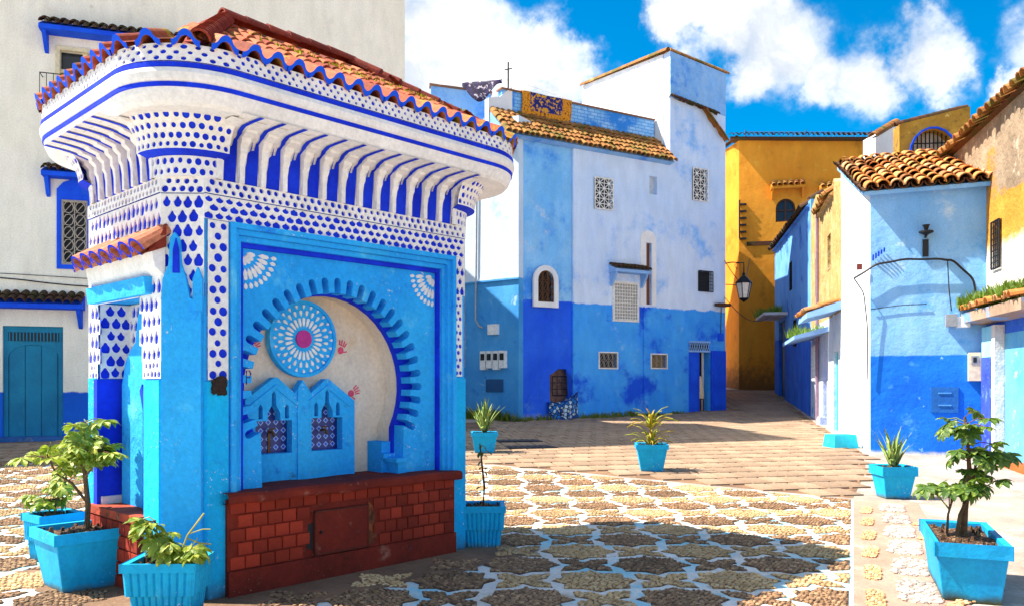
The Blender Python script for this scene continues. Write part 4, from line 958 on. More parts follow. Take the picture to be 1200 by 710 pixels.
window(ch, SL, None, None, simple('rusty_slit', C(120, 66, 36), .8), dy=.12); MB().plate(archrect(SL[0] - .26, SL[1] + .2, SL[2] - .02, SL[3] + .42, .3), [rect(SL[0] - .02, SL[1] + .02, SL[2], SL[3])], -.012, .01).build('white_patch', CHW, ch)
window(ch, W6, 'mesh', IRON, DARK, gy=-.04, gt=.012); window(ch, G1, 'scroll', simple('brown_grille', C(150, 140, 130), .7), DARK, frame=WHITEP, fw=.03, gt=.010); window(ch, G2, 'scroll', simple('brown_grille', C(150, 140, 130), .7), simple('ochre_board', C(150, 120, 60), .8), frame=WHITEP, fw=.03, gt=.010)
# doorway: frame, lattice transom, open leaf, dim room and a hanging sack
x0, x1, z1 = DR[0], DR[1], DR[3]; zg = ground_z(28.3)
zt = CHF.at(818, 411)[1]
dd = MB().plate([(x0, zg - .2), (x0 + .50, zg - .2), (x0 + .50, zt), (x1, zt), (x1, z1), (x0, z1)], [], .0, .07).build('door', DEEP, ch, label='deep blue double door with its right leaf swung open')
mm = MB(); mm.box(x0, x1 + .02, -.03, .02, zt - .04, zt + .02); mm.box(x0, x1 + .02, -.03, .02, z1 - .04, z1 + .02)
for i in range(9):
    xa = x0 + (x1 - x0) * i / 9; xb = x0 + (x1 - x0) * (i + 1) / 9
    mm.tube([(xa, -.01, zt), (xb, -.01, z1)], .012, 4); mm.tube([(xb, -.01, zt), (xa, -.01, z1)], .012, 4)
mm.build('transom_lattice', PALEP, dd); MB().box(x0 + .04, x1 - .04, -.008, -.002, zt + .03, z1 - .05).build('transom_shade', DARK, dd)  # dark sheet paints the unlit gap behind the lattice
for za, zb in ((zg + .15, zg + .8), (zg + .95, zg + 1.7)): MB().box(x0 + .08, x0 + .42, -.02, .005, za, zb).build('door_panel', DEEP, dd)
lf = MB().box(x1 + .01, CHF.at(848.5, 440)[0], -.10, -.045, zg + .02, zt + .02).build('door_leaf', DEEP, dd)
xa, xb = x1 + .08, CHF.at(848.5, 440)[0] - .08
for za, zb in ((zg + .15, zg + .75), (zg + .88, zg + 1.35), (zg + 1.45, zt - .1)): MB().box(xa, xb, -.125, -.098, za, zb).build('leaf_panel', DEEP, lf)
MB().box(x0 + .4, x1 + .1, .30, .349, zg - .2, z1).build('dim_room', simple('dim_room_tone', C(26, 22, 20), .9), ch)  # near-black panel paints the dimness inside the door
MB().box(x1 - .10, x1 + .0, .285, .298, zg, zt).build('curtain', WHITE, ch)
sk = MB(); sk.lathe([(.02, .80), (.07, .76), (.12, .62), (.19, .40), (.24, .22), (.25, .08), (.22, .0)], 0, 0, 14)
for i in range(len(sk.v)): x, y, z = sk.v[i]; k = 1 + .12 * math.sin(5 * math.atan2(y, x) + z * 6); sk.v[i] = (x * k, y * k, z)
so = sk.build('draped_cloth', simple('sackcloth', C(226, 202, 160), .9, var=.35, scale=26), None, True); so.location = CHF.world(x0 + .66, .13, zg + .46); so.scale = (.55, .4, 1.0); so.rotation_euler = (0, 0, CHA); tag(so, 'cream patterned cloth draped over the stool inside the open blue door', 'cloth')
sto = thing('stool', 'dark brown stool under the cream cloth in the blue doorway', 'stool', CHF.world(x0 + .66, .13, zg), CHA); sto.scale = (.6, .5, 1.0); WOOD = simple('dark_stool_wood', C(84, 52, 36), .7)
MB().box(-.17, .17, -.15, .15, .42, .46).build('seat', WOOD, sto)
for sx, sy in ((-1, -1), (1, -1), (1, 1), (-1, 1)): MB().box(sx * .14 - .03, sx * .14 + .03, sy * .12 - .03, sy * .12 + .03, .0, .42).build('leg', WOOD, sto)

# mosaic-fronted trough in the niche
m = MB(); m.box(NI[0] - .05, NI[1] + .05, .30, .349, .6, 2.2); m.build('niche_shade', simple('niche_shade_plaster', C(120, 92, 84), .9, var=.4, scale=6), ch)  # brown panel colours in the shade at the back of the niche
MOS = MATS.get('pebble_mosaic') or pebbles('pebble_mosaic', C(40, 130, 215), C(20, 60, 150), C(190, 215, 235), 9, C(12, 24, 60), 1.0)
m = MB(); m.grid(lambda u, v: (NI[0] - .12 + (NI[1] - NI[0] + .24) * u, .06 - .34 * math.sin(math.pi * (.12 + .76 * u)), -.2 + v * (1.17 + .32 * u ** 3 - .06 * math.sin(u * 3.1))), 14, 4); m.add([(NI[0] - .12 + (NI[1] - NI[0] + .24) * i / 14, .06 - .34 * math.sin(math.pi * (.12 + .76 * i / 14)) * 1.0, .96 + .32 * (i / 14) ** 3 - .06 * math.sin(i / 14 * 3.1)) for i in range(15)] + [(NI[0] - .12 + (NI[1] - NI[0] + .24) * i / 14, .12, .92 + .32 * (i / 14) ** 3) for i in range(15)], [(i, i + 1, 15 + i + 1, 15 + i) for i in range(14)])
m.build('mosaic_trough', MOS, ch)
mm = MB(); gr_ = (NI[0] + .08, NI[0] + .62, 1.15, 1.75); grille(mm, gr_, .06, 'bars', .012); mm.build('niche_grille', IRON, ch)
# small fixtures
m = MB(); px_, pz_ = CHF.at(842, 358); m.box(px_ - .25, px_ + .3, -.3, -.06, pz_ - .05, pz_ + .06); m.build('lamp_arm', DKTILE, ch)
MB().tube([(px_ + .1, -.04, pz_), (px_ + .08, -.03, pz_ - 1.0), (px_ + .05, -.03, pz_ - 1.2)], .012).build('conduit', IRON, ch)
MB().box(px_ - .05, px_ + .18, -.08, 0, pz_ - 1.25, pz_ - .98).build('switch_box', DEEP, ch)
MB().tube([(4.86, -.03, 4.1), (4.87, -.03, 2.3), (4.85, -.03, .5)], .035, 6).build('drain_pipe', CHM1, ch)
# rug over the parapet
RUGM, q, b_ = base('woven_rug'); v = q.obj(); se = q.sep(v)
fx = q.math('ABSOLUTE', q.math('SUBTRACT', se[0], .92)); fz = q.math('ABSOLUTE', q.math('ADD', se[2], .12))
ins_ = q.math('MULTIPLY', q.mapr(fx, .62, .60), q.mapr(fz, .46, .44))
nz_ = q.mapr(q.noise(v, 9, 4, .6), .52, .56); nf = q.mapr(q.noise(v, 16, 3, .6), .54, .58)
mid = q.mix(nz_, C(24, 34, 110), C(214, 150, 40)); edge = q.mix(nf, C(216, 140, 24), C(120, 60, 24))
q.set(b_.inputs['Base Color'], q.mix(ins_, edge, mid)); b_.inputs['Roughness'].default_value = .95
rr = CHF.rect(611, 100, 669, 150, .7); rw_ = rr[1] - rr[0]
m = MB()
def rugf(u, v):
    d_ = v * 1.55
    if d_ < .12: return (rw_ * u, .38 - d_ * 2.6, .012 + .02 * math.sin(u * 3))
    return (rw_ * u + .02 * math.sin(d_ * 5), .06 - .02 * math.sin(u * 9 + d_ * 2) - .03, -(d_ - .12) + .03 * math.sin(u * 5) * (d_ / 1.6))
m.grid(rugf, 20, 24); rug = m.build('rug', RUGM, None, True); rug.location = CHF.world(rr[0], .66, 10.77); rug.rotation_euler = (0, 0, CHA)
sm = rug.modifiers.new('thickness', 'SOLIDIFY'); sm.thickness = .015; tag(rug, 'gold rug with navy centre hung over the roof parapet', 'rug')

# ------------------------------------------------------------ narrow terrace house left of it
ca = math.atan2(24.75 - 26.6, .2 + 2.2); CWF = Frame((-2.2, 26.6), ca); CWL = 3.03
CWM = plaster('lit_top_blue_limewash', C(196, 214, 232), C(210, 222, 236), [(C(150, 190, 226), .8, .55, .7)], (4.75, C(80, 164, 222), C(60, 146, 216), .05, [(C(110, 176, 224), .9, .56, .72), (C(170, 205, 232), 1.4, .63, .72), (C(30, 96, 190), 2.2, .6, .75)]), bs=.4, nscale=.7)  # upper coat paled to paint in the sunlight on it
cw = CWF.thing('terrace_house', 'narrow blue house wall with meter boxes between fountain and blue house', 'house')
m = MB(); m.plate([(-4, -.6), (CWL, -.6), (CWL, 9.7), (-4, 9.7)], [], 0, .3); m.box(-4, CWL, .302, 4.5, -.6, 9.68); m.build('wall', CWM, cw)
m = MB(); m.box(-4, CWL + .05, -.07, 0, 4.70, 4.78); m.build('ledge', CWM, cw)
x0, x1, z0, z1 = CWF.rect(565, 411, 595, 433)
for i in range(4):
    a = x0 + (x1 - x0) * i / 4; mb_ = MB().box(a + .02, a + (x1 - x0) / 4 - .02, -.14, 0, z0 + .05 * (i % 2), z1).build('meter_box', WHITEP, cw)
    MB().box(a + .05, a + (x1 - x0) / 4 - .05, -.15, -.139, z0 + .3, z1 - .08).build('meter_window', DARK, mb_)
x0, x1, z0, z1 = CWF.rect(574, 380, 585, 392); MB().box(x0, x1, -.12, 0, z0, z1).build('junction_box', WHITEP, cw)
x0, x1, z0, z1 = CWF.rect(570, 444, 590, 459); MB().box(x0, x1, -.03, 0, z0, z1).build('meter_door', plaster('slate_paint', C(40, 84, 130), C(50, 94, 140)), cw)
a, b = CWF.at(560, 330)[0], CWF.at(566, 382)[1]; MB().tube([(a, -.05, 7.5), (a - .05, -.05, b + .2), (a + .1, -.05, b), (a + .25, -.05, b - .05)], .03).build('conduit', GREYM, cw)
# roof terrace walls with washing line
TF = Frame((-3.2, 27.2), RAD(8))
tw_ = TF.thing('terrace_wall', 'low pale blue terrace wall with brick coping above the fountain roof', 'wall')
m = MB(); x0, x1 = TF.at(505, 120)[0], TF.at(575, 120)[0]; za, zb = TF.at(510, 101)[1], TF.at(570, 110)[1]
m.plate([(x0, 8.5), (x1, 8.5), (x1, zb), (x0, za)], [], 0, .25); m.build('wall', TOWB, tw_)
m = MB(); m.plate([(x0 - .05, za), (x1 + .05, zb), (x1 + .05, zb + .07), (x0 - .05, za + .07)], [], -.05, .30); m.build('coping', MATS['brick_coping'], tw_)
m = MB(); m.box(x0, x1, .252, 3, -.5, 8.6); m.build('base', TOWB, tw_)
TF2 = Frame((.1, 25.2), RAD(30))
t2 = TF2.thing('parapet_pier', 'white sunlit pier beside the hanging gold rug', 'wall')
x0, x1 = TF2.at(578, 120)[0], TF2.at(606, 120)[0]
m = MB(); m.plate([(x0, 9.2), (x1, 9.2), (x1, 10.85), (x0 + .4, 10.45), (x0, 10.35)], [], .3, .55); m.build('wall', CHW, t2)
P0, P1 = Vector((-2.0, 27.2, 11.2)), TF2.world(TF2.at(603, 95)[0], .6, 10.5)
for nm, p, h, lb in (('line_post', TF.world(TF.at(511, 100)[0], .12, 10.6), 1.0, 'thin bent washing line post at the left end of terrace wall'), ('line_post', TF2.world(TF2.at(604, 95)[0], .45, 10.3), 1.35, 'thin iron washing line post beside the gold rug')):
    po = MB().tube([(0, 0, 0), (0, 0, h)], .03, 6).tube([(-.12, 0, h - .25), (.12, 0, h - .2)], .02, 5).build('line_post', IRON); po.location = p; tag(po, lb, 'post', 'washing line posts')
A_ = TF.world(TF.at(511, 85)[0], .12, 11.62); B_ = TF2.world(TF2.at(604, 82)[0], .45, 11.15)
cable('washing_line', [A_, A_.lerp(B_, .5), B_, CHF.world(5.5, 1.5, 10.9)], 'thin washing line strung across the roof terrace', .010, WHITEP, .05)
CLO = plaster('printed_cloth', C(40, 36, 60), C(60, 50, 80), [(C(190, 180, 190), 6, .55, .6), (C(60, 40, 110), 9, .58, .64)], bs=0)
m = MB(); q0, q1 = A_.lerp(B_, .38), A_.lerp(B_, .92)
def clf(u, v):
    p = q0.lerp(q1, u); dpt = .12 + .50 * math.sin(math.pi * min(1, u * 1.1)) ** 1.2 * (1.15 - .5 * abs(u - .35))
    return (p.x, p.y + .05 * math.sin(u * 14) * v, p.z - .02 - v * dpt)
m.grid(clf, 16, 5); co = m.build('laundry_cloth', CLO, None, True); co.modifiers.new('t', 'SOLIDIFY').thickness = .006; tag(co, 'dark printed cloth drying on the roof washing line', 'cloth')

# ------------------------------------------------------------ ochre house closing the alley
YF = Frame((10.64, 38.0), RAD(-15))
YM = plaster('ochre_limewash', C(240, 158, 46), C(224, 140, 36), [(C(190, 122, 34), 1.0, .54, .72), (C(240, 190, 80), 2.4, .6, .75)], None, bs=.6, bscale=5, nscale=.5, base_dirt_shade=(1.3, 1.6, C(140, 92, 44)))  # browner foot paints the alley shade onto the wall
yh = YF.thing('ochre_house', 'tall ochre yellow house closing the alley', 'house')
WY = YF.rect(909, 233, 932, 260)
m = MB(); m.plate([(0, -.6), (9.5, -.6), (9.5, 12.1), (0, 12.9)], [archrect(*WY, .45)], 0, .35); m.box(.01, 9.5, .352, 12, -.6, 12.05); m.build('wall', YM, yh)
MB().add([(0, 0, -.6), (0, 0, 12.9), YF.loc(10.0, 41.6) + (12.9,), YF.loc(10.0, 41.6) + (-.6,)], [(0, 1, 2, 3)]).build('side_wall', YM, yh); coping(yh, (-.1, -.1, 13.0), YF.loc(10.0, 41.6) + (13.0,), dk, .24)
window(yh, WY, None, None, GLASS, arch=.45); mm = MB(); c = (WY[0] + WY[1]) / 2; mm.box(c - .04, c + .04, .08, .15, WY[2], WY[3]); mm.box(WY[0], WY[1], .09, .15, WY[2] + .5, WY[2] + .57); mm.plate(archrect(*WY, .45), [archrect(*inset(WY, .07), .40)], .06, .15); mm.build('window_frame', simple('brown_wood', C(70, 40, 26), .6), yh)
x0, x1 = YF.at(903, 220)[0], YF.at(943, 220)[0]; awning(yh, x0, x1, YF.at(920, 220)[1], .45, .25, OLD, YM, .22, 2)
x0, x1 = YF.at(960, 220)[0], YF.at(990, 220)[0]; awning(yh, x0, x1, YF.at(970, 222)[1], .45, .25, OLD, YM, .22, 2)
m = MB(); m.plate([(-.4, 12.93), (9.6, 12.11), (9.6, 12.2), (-.4, 13.02)], [], -.35, .4); ev_ = m.build('eave', DKTILE, yh)
tile_rows(ev_, barrel(.12, .10, .6, .02, 6).mesh('roof_tile', DKTILE), (-.45, -.5, 13.02), (1, 0, -.082), Vector((0, 1, .35)), 45, 1, .22, .5, lift=.05, jitter=.03)
mm = MB(); zt = 13.45
for i in range(34): x = .3 + i * .24; dz = -.082 * x; mm.tube([(x, .5, zt - .35 + dz), (x + .12, .5, zt + dz), (x + .24, .5, zt - .35 + dz)], .012, 4)
for z_ in (zt, zt - .35): mm.tube([(.3, .5, z_ - .025), (8.6, .5, z_ - .705)], .02, 4)
for x in (.3, 3.0, 5.8, 8.5): mm.tube([(x, .5, 12.0), (x, .5, zt + .1 - .082 * x)], .03, 5)
mm.build('roof_railing', simple('blue_rail', C(60, 100, 150), .5), yh)
for i in range(6):
    x, z = YF.at(869.5, 240 + i * 8); mm = MB(); mm.box(x - .12, x + .2, -.12, -.01, z - .05, z + .03); mm.build('insulator', IRON, yh)
MB().tube([(YF.at(866.5, 300)[0], -.06, YF.at(866, 235)[1]), (YF.at(866.5, 300)[0], -.06, YF.at(866, 280)[1])], .04).build('cable_rack', IRON, yh)
x0, x1, z0, z1 = YF.rect(875, 284, 908, 287); MB().box(x0, x1, -.06, 0, z0 - .03, z1 + .03).build('cracked_ledge', DKTILE, yh)
dish = MB(); dish.grid(lambda u, v: (.42 * v * math.cos(u * 6.2832), .12 * v * v, .42 * v * math.sin(u * 6.2832)), 18, 4, True); dish.tube([(0, .05, -.1), (0, .3, -.7)], .03)
do = dish.build('satellite_dish', GREYM, None, True); do.location = CHF.world(8.9, 2.5, 10.9); do.rotation_euler = (.5, 0, -.7); tag(do, 'small grey satellite dish at the right corner of blue house', 'dish')

# ------------------------------------------------------------ alley row on the right
def uv2(F_, px, py): return F_.at(px, py)
BHF_o = Vector((11.67, 36.0)); BH_end = RHO + wd * 11.0
BA = math.atan2(BH_end.y - 36.0, BH_end.x - 11.67); BF = Frame((11.67, 36.0), BA); BL = (BH_end - BHF_o).length
BHM = plaster('alley_blue_limewash', C(96, 160, 236), C(120, 180, 240), [(C(40, 96, 200), .8, .54, .7), (C(150, 190, 232), 1.4, .64, .76)], (3.4, C(56, 122, 226), C(40, 100, 214), .2, [(C(70, 130, 220), 1.2, .58, .74)]), bs=.4)
bh = BF.thing('alley_house', 'shaded blue house with dark door deep in the alley', 'house')
m = MB(); dA = (1.4, 3.2, .4, 4.1); m.plate([(-.0, -.6), (BL, -.6), (BL, 7.6), (BL * .5, 7.9), (0, 7.4)], [rect(*dA), rect(5.6, 6.3, 2.9, 3.9), rect(4.6, 5.2, 5.1, 6.2)], 0, .35); m.box(0.01, BL, .352, 4, -.6, 7.3); m.build('wall', BHM, bh)
MB().box(dA[0], dA[1], .12, .2, .4, 4.1).build('door', simple('near_black_blue', C(16, 30, 90), .6), bh)
for r in ((5.6, 6.3, 2.9, 3.9), (4.6, 5.2, 5.1, 6.2)): window(bh, r, 'mesh', IRON, DARK, gy=.0)
MB().box(.9, 4.0, -.9, 0, 4.25, 4.36).build('door_canopy', WHITE, bh)
e_ = MB().plate([(-.12, 7.42), (.5, 7.9), (.5, 7.7), (0, 7.38)], [], -.2, BL - .2, lambda x, y, z: (y, x, z)).build('tile_eave', BHM, bh)
tile_rows(e_, barrel(.14, .11, .5, .02, 6).mesh('roof_tile', DKTILE), (-.2, -.20, 7.42), (1, 0, 0), Vector((0, .9, .7)), 38, 2, .24, .42, lift=.08, jitter=.04)
AO = RHO + wd * 11.0; AF = Frame((AO.x, AO.y), math.atan2(-wd.y, -wd.x)); AL = 7.0
STONE = plaster('yellowed_rubble', C(206, 172, 112), C(184, 146, 86), [(C(226, 204, 160), 2.2, .55, .68), (C(120, 84, 50), 3.5, .6, .72), (C(214, 160, 60), 1.2, .58, .7)], (3.3, C(226, 232, 240), C(200, 220, 240), .3, [(C(90, 150, 230), .9, .58, .7), (C(40, 110, 214), 1.8, .64, .76)]), bs=1.0, bscale=6, nscale=1.5, bdist=.05)
ah = AF.thing('rubble_house', 'yellow rubble and whitewashed house with turquoise door beside the alley', 'house')
hd = [(.8, 1.9, 3.0, 2.0), ]
D1, D2 = (5.55, 6.45, .1, 2.35), (3.3, 4.2, .2, 2.45); WN = (1.0, 1.8, 1.6, 2.7); WU = (4.3, 5.0, 4.6, 5.6); WU2 = (1.6, 2.2, 4.2, 5.4)
m = MB(); m.plate([(0, -.6), (AL, -.6), (AL, 6.1), (5.6, 6.9), (3.5, 6.5), (1.5, 7.4), (0, 7.2)], [rect(*r) for r in (D1, D2, WN, WU, WU2)], 0, .4); m.box(.02, AL, .402, 4, -.6, 6.0); m.build('wall', STONE, ah)
MB().box(D1[0], D1[1], .10, .18, D1[2] - .3, D1[3]).build('door', TURQ, ah); dd = MB().box(D2[0], D2[1], .12, .2, D2[2] - .3, D2[3]).build('door', DEEP, ah)
for i in range(4): MB().box(D1[0] + .03 + i * .22, D1[0] + .22 + i * .22, .08, .105, .2, D1[3] - .05).build('plank', TURQ, ah)
window(ah, WN, 'mesh', WHITEP, DARK, gy=-.06, gt=.02); window(ah, WU, None, None, DARK); window(ah, WU2, 'bars', IRON, DARK)
m = MB(); m.plate([(0, 2.95), (-.9, 2.75), (-.9, 2.85), (0, 3.1)], [], .2, 4.6, lambda x, y, z: (y, x, z)); m.build('lower_canopy', PALEP, ah)
m = MB(); m.plate([(0, 3.35), (-.8, 3.15), (-.8, 3.28), (0, 3.55)], [], 4.7, 7.0, lambda x, y, z: (y, x, z)); cn = m.build('upper_canopy', PALEP, ah)
tile_rows(cn, barrel(.09, .07, .5, .015, 6).mesh('canopy_tile', ORANGE), (4.7, -.86, 3.30), (1, 0, 0), Vector((0, .8, .27)), 13, 2, .175, .4, lift=.06, jitter=.03, name='canopy_tile')
MB().tube([(2.55, -.08, 6.6), (2.55, -.08, .3)], .05, 6).build('drain_pipe', simple('mauve_pipe', C(150, 120, 140), .6), ah)
e_ = MB().plate([(-.12, 6.5), (.6, 7.1), (.6, 6.9), (0, 6.45)], [], 2.6, 5.6, lambda x, y, z: (y, x, z)).build('broken_eave', STONE, ah)
tile_rows(e_, barrel(.12, .10, .42, .02, 6).mesh('roof_tile', OLD), (2.6, -.20, 6.50), (1, 0, 0), Vector((0, .95, .65)), 13, 3, .23, .34, lift=.08, jitter=.06)
# kerb stone and painted step in the sun
st_ = MB(); st_.taper((0, 0), .62, .42, -.1, .52, .34, .28); so = st_.build('step_block', TURQ); p = gpt(985, 524); so.location = p; so.rotation_euler = (0, 0, .25); tag(so, 'small turquoise painted step block at foot of sunlit corner', 'step')
st_ = MB(); st_.taper((0, 0), .35, .3, -.1, .28, .22, .22); so = st_.build('kerb_stone', STONE); p = gpt(965, 497); so.location = p; tag(so, 'rough ochre kerb stone at the rubble house wall', 'stone')

# ------------------------------------------------------------ right-hand house with barrel tiles
RF = Frame((RHO.x, RHO.y), RAD(-22)); RWD = 2.2
RHM = plaster('sky_blue_limewash', C(120, 182, 240), C(146, 198, 244), [(C(96, 170, 236), .9, .55, .66), (C(196, 222, 244), 1.6, .6, .75)], (2.06, C(24, 124, 232), C(18, 106, 222), .07, [(C(80, 160, 234), 2.2, .56, .7), (C(24, 92, 206), 1.6, .6, .74), (C(150, 200, 240), 6, .66, .74)]), bs=.7, bscale=7, nscale=.9, base_dirt_shade=(.14, .08, C(200, 205, 210)))
rh = RF.thing('barrel_tile_house', 'sunlit two-tone blue house with orange barrel-tile roof on the right', 'house')
m = MB(); m.plate([(0, -.6), (RWD + .4, -.6), (RWD + .4, 5.3), (0, 5.3)], [], 0, .3); m.build('wall', RHM, rh)
RSF = Frame((RHO.x + wd.x * 4.1, RHO.y + wd.y * 4.1), math.atan2(-wd.y, -wd.x))
RSM = plaster('white_corner_limewash', C(244, 244, 246), C(228, 236, 246), [(C(170, 205, 240), 1.5, .58, .74), (C(120, 180, 238), 3, .66, .8)], bs=.6, bscale=7)
rs = MB()
def Tside(s, y, z):
    p = RSF.world(s, y, z); l = RF.loc(p.x, p.y); return (l[0], l[1], z)
rs.plate([(0, -.6), (4.1 - .0, -.6), (4.1, 5.28), (0, 6.86)], [], .004, .25, Tside); rs.build('side_wall', RSM, rh)
m = MB(); ps_ = [Tside(0, .02, 0), Tside(4.1, .02, 0)]
rb_ = MB(); 
rb_.plate([(ps_[1][0] + .1, .31), (RWD + .35, .31), (RWD + 1.4, 4.3), (ps_[0][0] + .3, ps_[0][1])], [], -.5, 5.25, lambda x, y, z: (x, z, y)); rb_.build('rear_block', RHM, rh)
# lean-to tile roof
bk = 3.9; up = Vector((0, bk, 1.58)).normalized(); slen = math.hypot(bk, 1.58)
rf_ = MB(); shx = (ps_[0][0]) / bk
rf_.add([(-.12, -.22, 5.28), (RWD + .15, -.22, 5.28), (RWD + .15 + 1.0, bk, 6.86), (ps_[0][0] - .1, bk, 6.86), (-.12, -.22, 5.2), (RWD + .15, -.22, 5.2), (RWD + 1.15, bk, 6.76), (ps_[0][0] - .1, bk, 6.76)], [(0, 1, 2, 3), (4, 7, 6, 5), (0, 4, 5, 1), (0, 3, 7, 4)]); rfo = rf_.build('roof', RHM, rh)
bt2 = barrel(.126, .10, .52, .02, 8).mesh('roof_tile', ORANGE); bt3 = barrel(.11, .09, .52, .018, 6)
for i in range(len(bt3.v)): bt3.v[i] = (bt3.v[i][0], bt3.v[i][1], -bt3.v[i][2] + .06)
bt3 = bt3.mesh('channel_tile', DKTILE)
upr = (Vector((ps_[0][0], bk, 1.58))).normalized()
tile_rows(rfo, bt2, (-.12, -.30, 5.30), (1, 0, 0), upr, 10, 10, .236, .43, lift=.07, jitter=.05)
tile_rows(rfo, bt3, (-.25, -.26, 5.30), (1, 0, 0), upr, 11, 10, .236, .43, lift=.05, jitter=.02, name='channel_tile')
coping(rh, (ps_[0][0] - .1, bk, 6.86), (RWD + 1.1, bk, 6.86), dk, .22)
# fixtures on its front
x0, x1, z0, z1 = RF.rect(1091, 453, 1123, 483); mp = MB().box(x0, x1, -.03, .01, z0, z1).build('meter_cupboard', plaster('cupboard_blue', C(36, 104, 176), C(30, 92, 164)), rh)
for z in (z0 + .14, z1 - .12): MB().box(x0 + .12, x1 - .12, -.045, -.029, z - .012, z + .012).build('slot', plaster('slot_blue', C(90, 160, 215), C(80, 150, 205)), mp)
x0, x1, z0, z1 = RF.rect(1134, 413, 1148, 446); mt_ = MB().box(x0, x1, -.16, 0, z0, z1).build('electric_meter', BEIGEP, rh)
MB().box(x0 + .04, x1 - .04, -.17, -.158, z1 - .22, z1 - .06).build('dial', GREYM, mt_); MB().box(x0 + .07, x1 - .07, -.174, -.169, z1 - .19, z1 - .09).build('dial_glass', DARK, mt_)
x0, x1, z0, z1 = RF.rect(1107, 369, 1120, 383); MB().box(x0, x1, -.22, -.02, z0, z1).build('floodlight', GREYM, rh); MB().box(x1, x1 + .22, -.2, 0, z0 - .02, z1 - .05).build('junction_box', WHITEP, rh)
x0, x1, z0, z1 = RF.rect(1081, 281, 1088, 301); MB().box(x0, x1, -.03, .02, z0, z1).build('vent_slit', DARK, rh)
m = MB(); cxx = (x0 + x1) / 2; m.lathe([(.02, 0), (.13, .05), (.13, .08), (.03, .10), (.05, .16), (.07, .20), (.02, .21)], cxx, -.14, 10, z1 + .06); m.tube([(cxx, 0, z1 + .05), (cxx, -.14, z1 + .05), (cxx, -.14, z1 + .1)], .025); m.build('wall_lamp', IRON, rh)
mm = MB(); x0, x1, z0, z1 = RF.rect(985, 321, 1004, 323); MB().box(x0 + .3, x1 + .1, -.06, -.0, z0 + .1, z1 + .18).build('name_plate', simple('brown_plate', C(120, 50, 40), .6), rh)
for i in range(5): MB().tube([(.05 + i * .05, -.02, 3.95 + i * .04), (.05 + i * .05, -.10, 4.05 + i * .03)], .016, 6).build('insulator', DEEP, rh)
cz_ = 3.88
cable('loop_cable', [RF.world(-.30, -.12, 3.6), RF.world(.1, -.12, 3.86), RF.world(.6, -.13, 3.93), RF.world(1.2, -.13, 3.90), RF.world(1.44, -.12, 3.86), RF.world(1.78, -.1, 3.5), RF.world(1.85, -.08, 3.1), RF.world(2.1, -.08, 2.85)], 'thick black cable looping across the front of barrel-tile house', .022, sag=.015)
cable('drop_cable', [RF.world(1.35, -.1, 3.88), RF.world(1.38, -.06, 3.3), RF.world(1.42, -.06, 2.9)], 'thin cable dropping to the floodlight on barrel-tile house', .010)
cable('corner_cable', [RF.world(-.3, -.1, 3.6), RF.world(-.12, -.12, 3.3), RF.world(-.05, -.08, 2.6), RF.world(-.06, -.06, 1.6)], 'thin cable running down the white corner of barrel-tile house', .012)
cable('thin_wall_cable', [RF.world(0, -.04, 2.98), RF.world(.5, -.04, 3.04), RF.world(1.0, -.04, 3.05)], 'thin short cable across the pale blue wall under the loop', .008)

# ------------------------------------------------------------ building at the right edge
w2 = Vector((.2307, .9730)); EO_ = Vector((8.9, 15)) + w2 * 4; EF = Frame((EO_.x, EO_.y), math.atan2(-w2.y, -w2.x))
EDM = plaster('rough_grey_render', C(168, 146, 120), C(136, 116, 94), [(C(196, 180, 156), 2, .56, .7), (C(206, 136, 50), .8, .54, .64), (C(96, 80, 62), 5, .6, .72)], (4.9, C(214, 154, 60), C(196, 130, 44), .5, [(C(226, 190, 120), 2.6, .6, .75)]), bs=1.0, bscale=6, bdist=.05, base_dirt_shade=(3.85, .3, C(236, 230, 222)))
EDW = plaster('white_rubble', C(236, 230, 222), C(220, 210, 200), [(C(150, 130, 112), 5, .64, .72), (C(120, 180, 235), .9, .62, .74)], bs=1.0, bscale=6, bdist=.05)
ed = EF.thing('edge_house', 'rough grey and ochre house with tiled eave at the right edge', 'house')
WE = (4.02, 4.46, 3.42, 4.48)
m = MB(); m.plate([(-3, 3.55), (7.5, 3.55), (7.5, 6.5), (-3, 6.5)], [rect(WE[0], WE[1], 3.6, WE[3])], 0, .35); m.build('upper_wall', EDM, ed)
m = MB(); m.plate([(1.0, -.6), (7.5, -.6), (7.5, 2.84), (1.0, 2.84)], [], .004, .35); MB().plate([(1.0, 2.84), (7.5, 2.84), (7.5, 3.55), (1.0, 3.55)], [], .002, .35).build('middle_wall', EDW, ed); m.build('lower_wall', plaster('patchy_blue_rubble', C(60, 120, 230), C(40, 90, 220), [(C(120, 190, 240), 1.2, .54, .66), (C(232, 236, 240), 2.6, .6, .68), (C(40, 50, 190), 3.4, .6, .72)], bs=1.0, bscale=7, bdist=.04), ed)
m = MB(); m.box(-3, 7.5, .36, 4, -.6, 6.4); m.build('rear_block', EDM, ed)
window(ed, (WE[0], WE[1], 3.6, WE[3]), 'mesh', IRON, DARK, gy=-.04)
e_ = MB().plate([(-.12, 6.42), (.9, 6.95), (.9, 6.8), (0, 6.4)], [], -3, 7.5, lambda x, y, z: (y, x, z)).build('tile_eave', DKTILE, ed)
tile_rows(e_, barrel(.12, .095, .42, .02, 6).mesh('roof_tile', OLD), (-3, -.24, 6.40), (1, 0, 0), Vector((0, 1.2, .62)), 45, 3, .232, .34, lift=.08, jitter=.05)
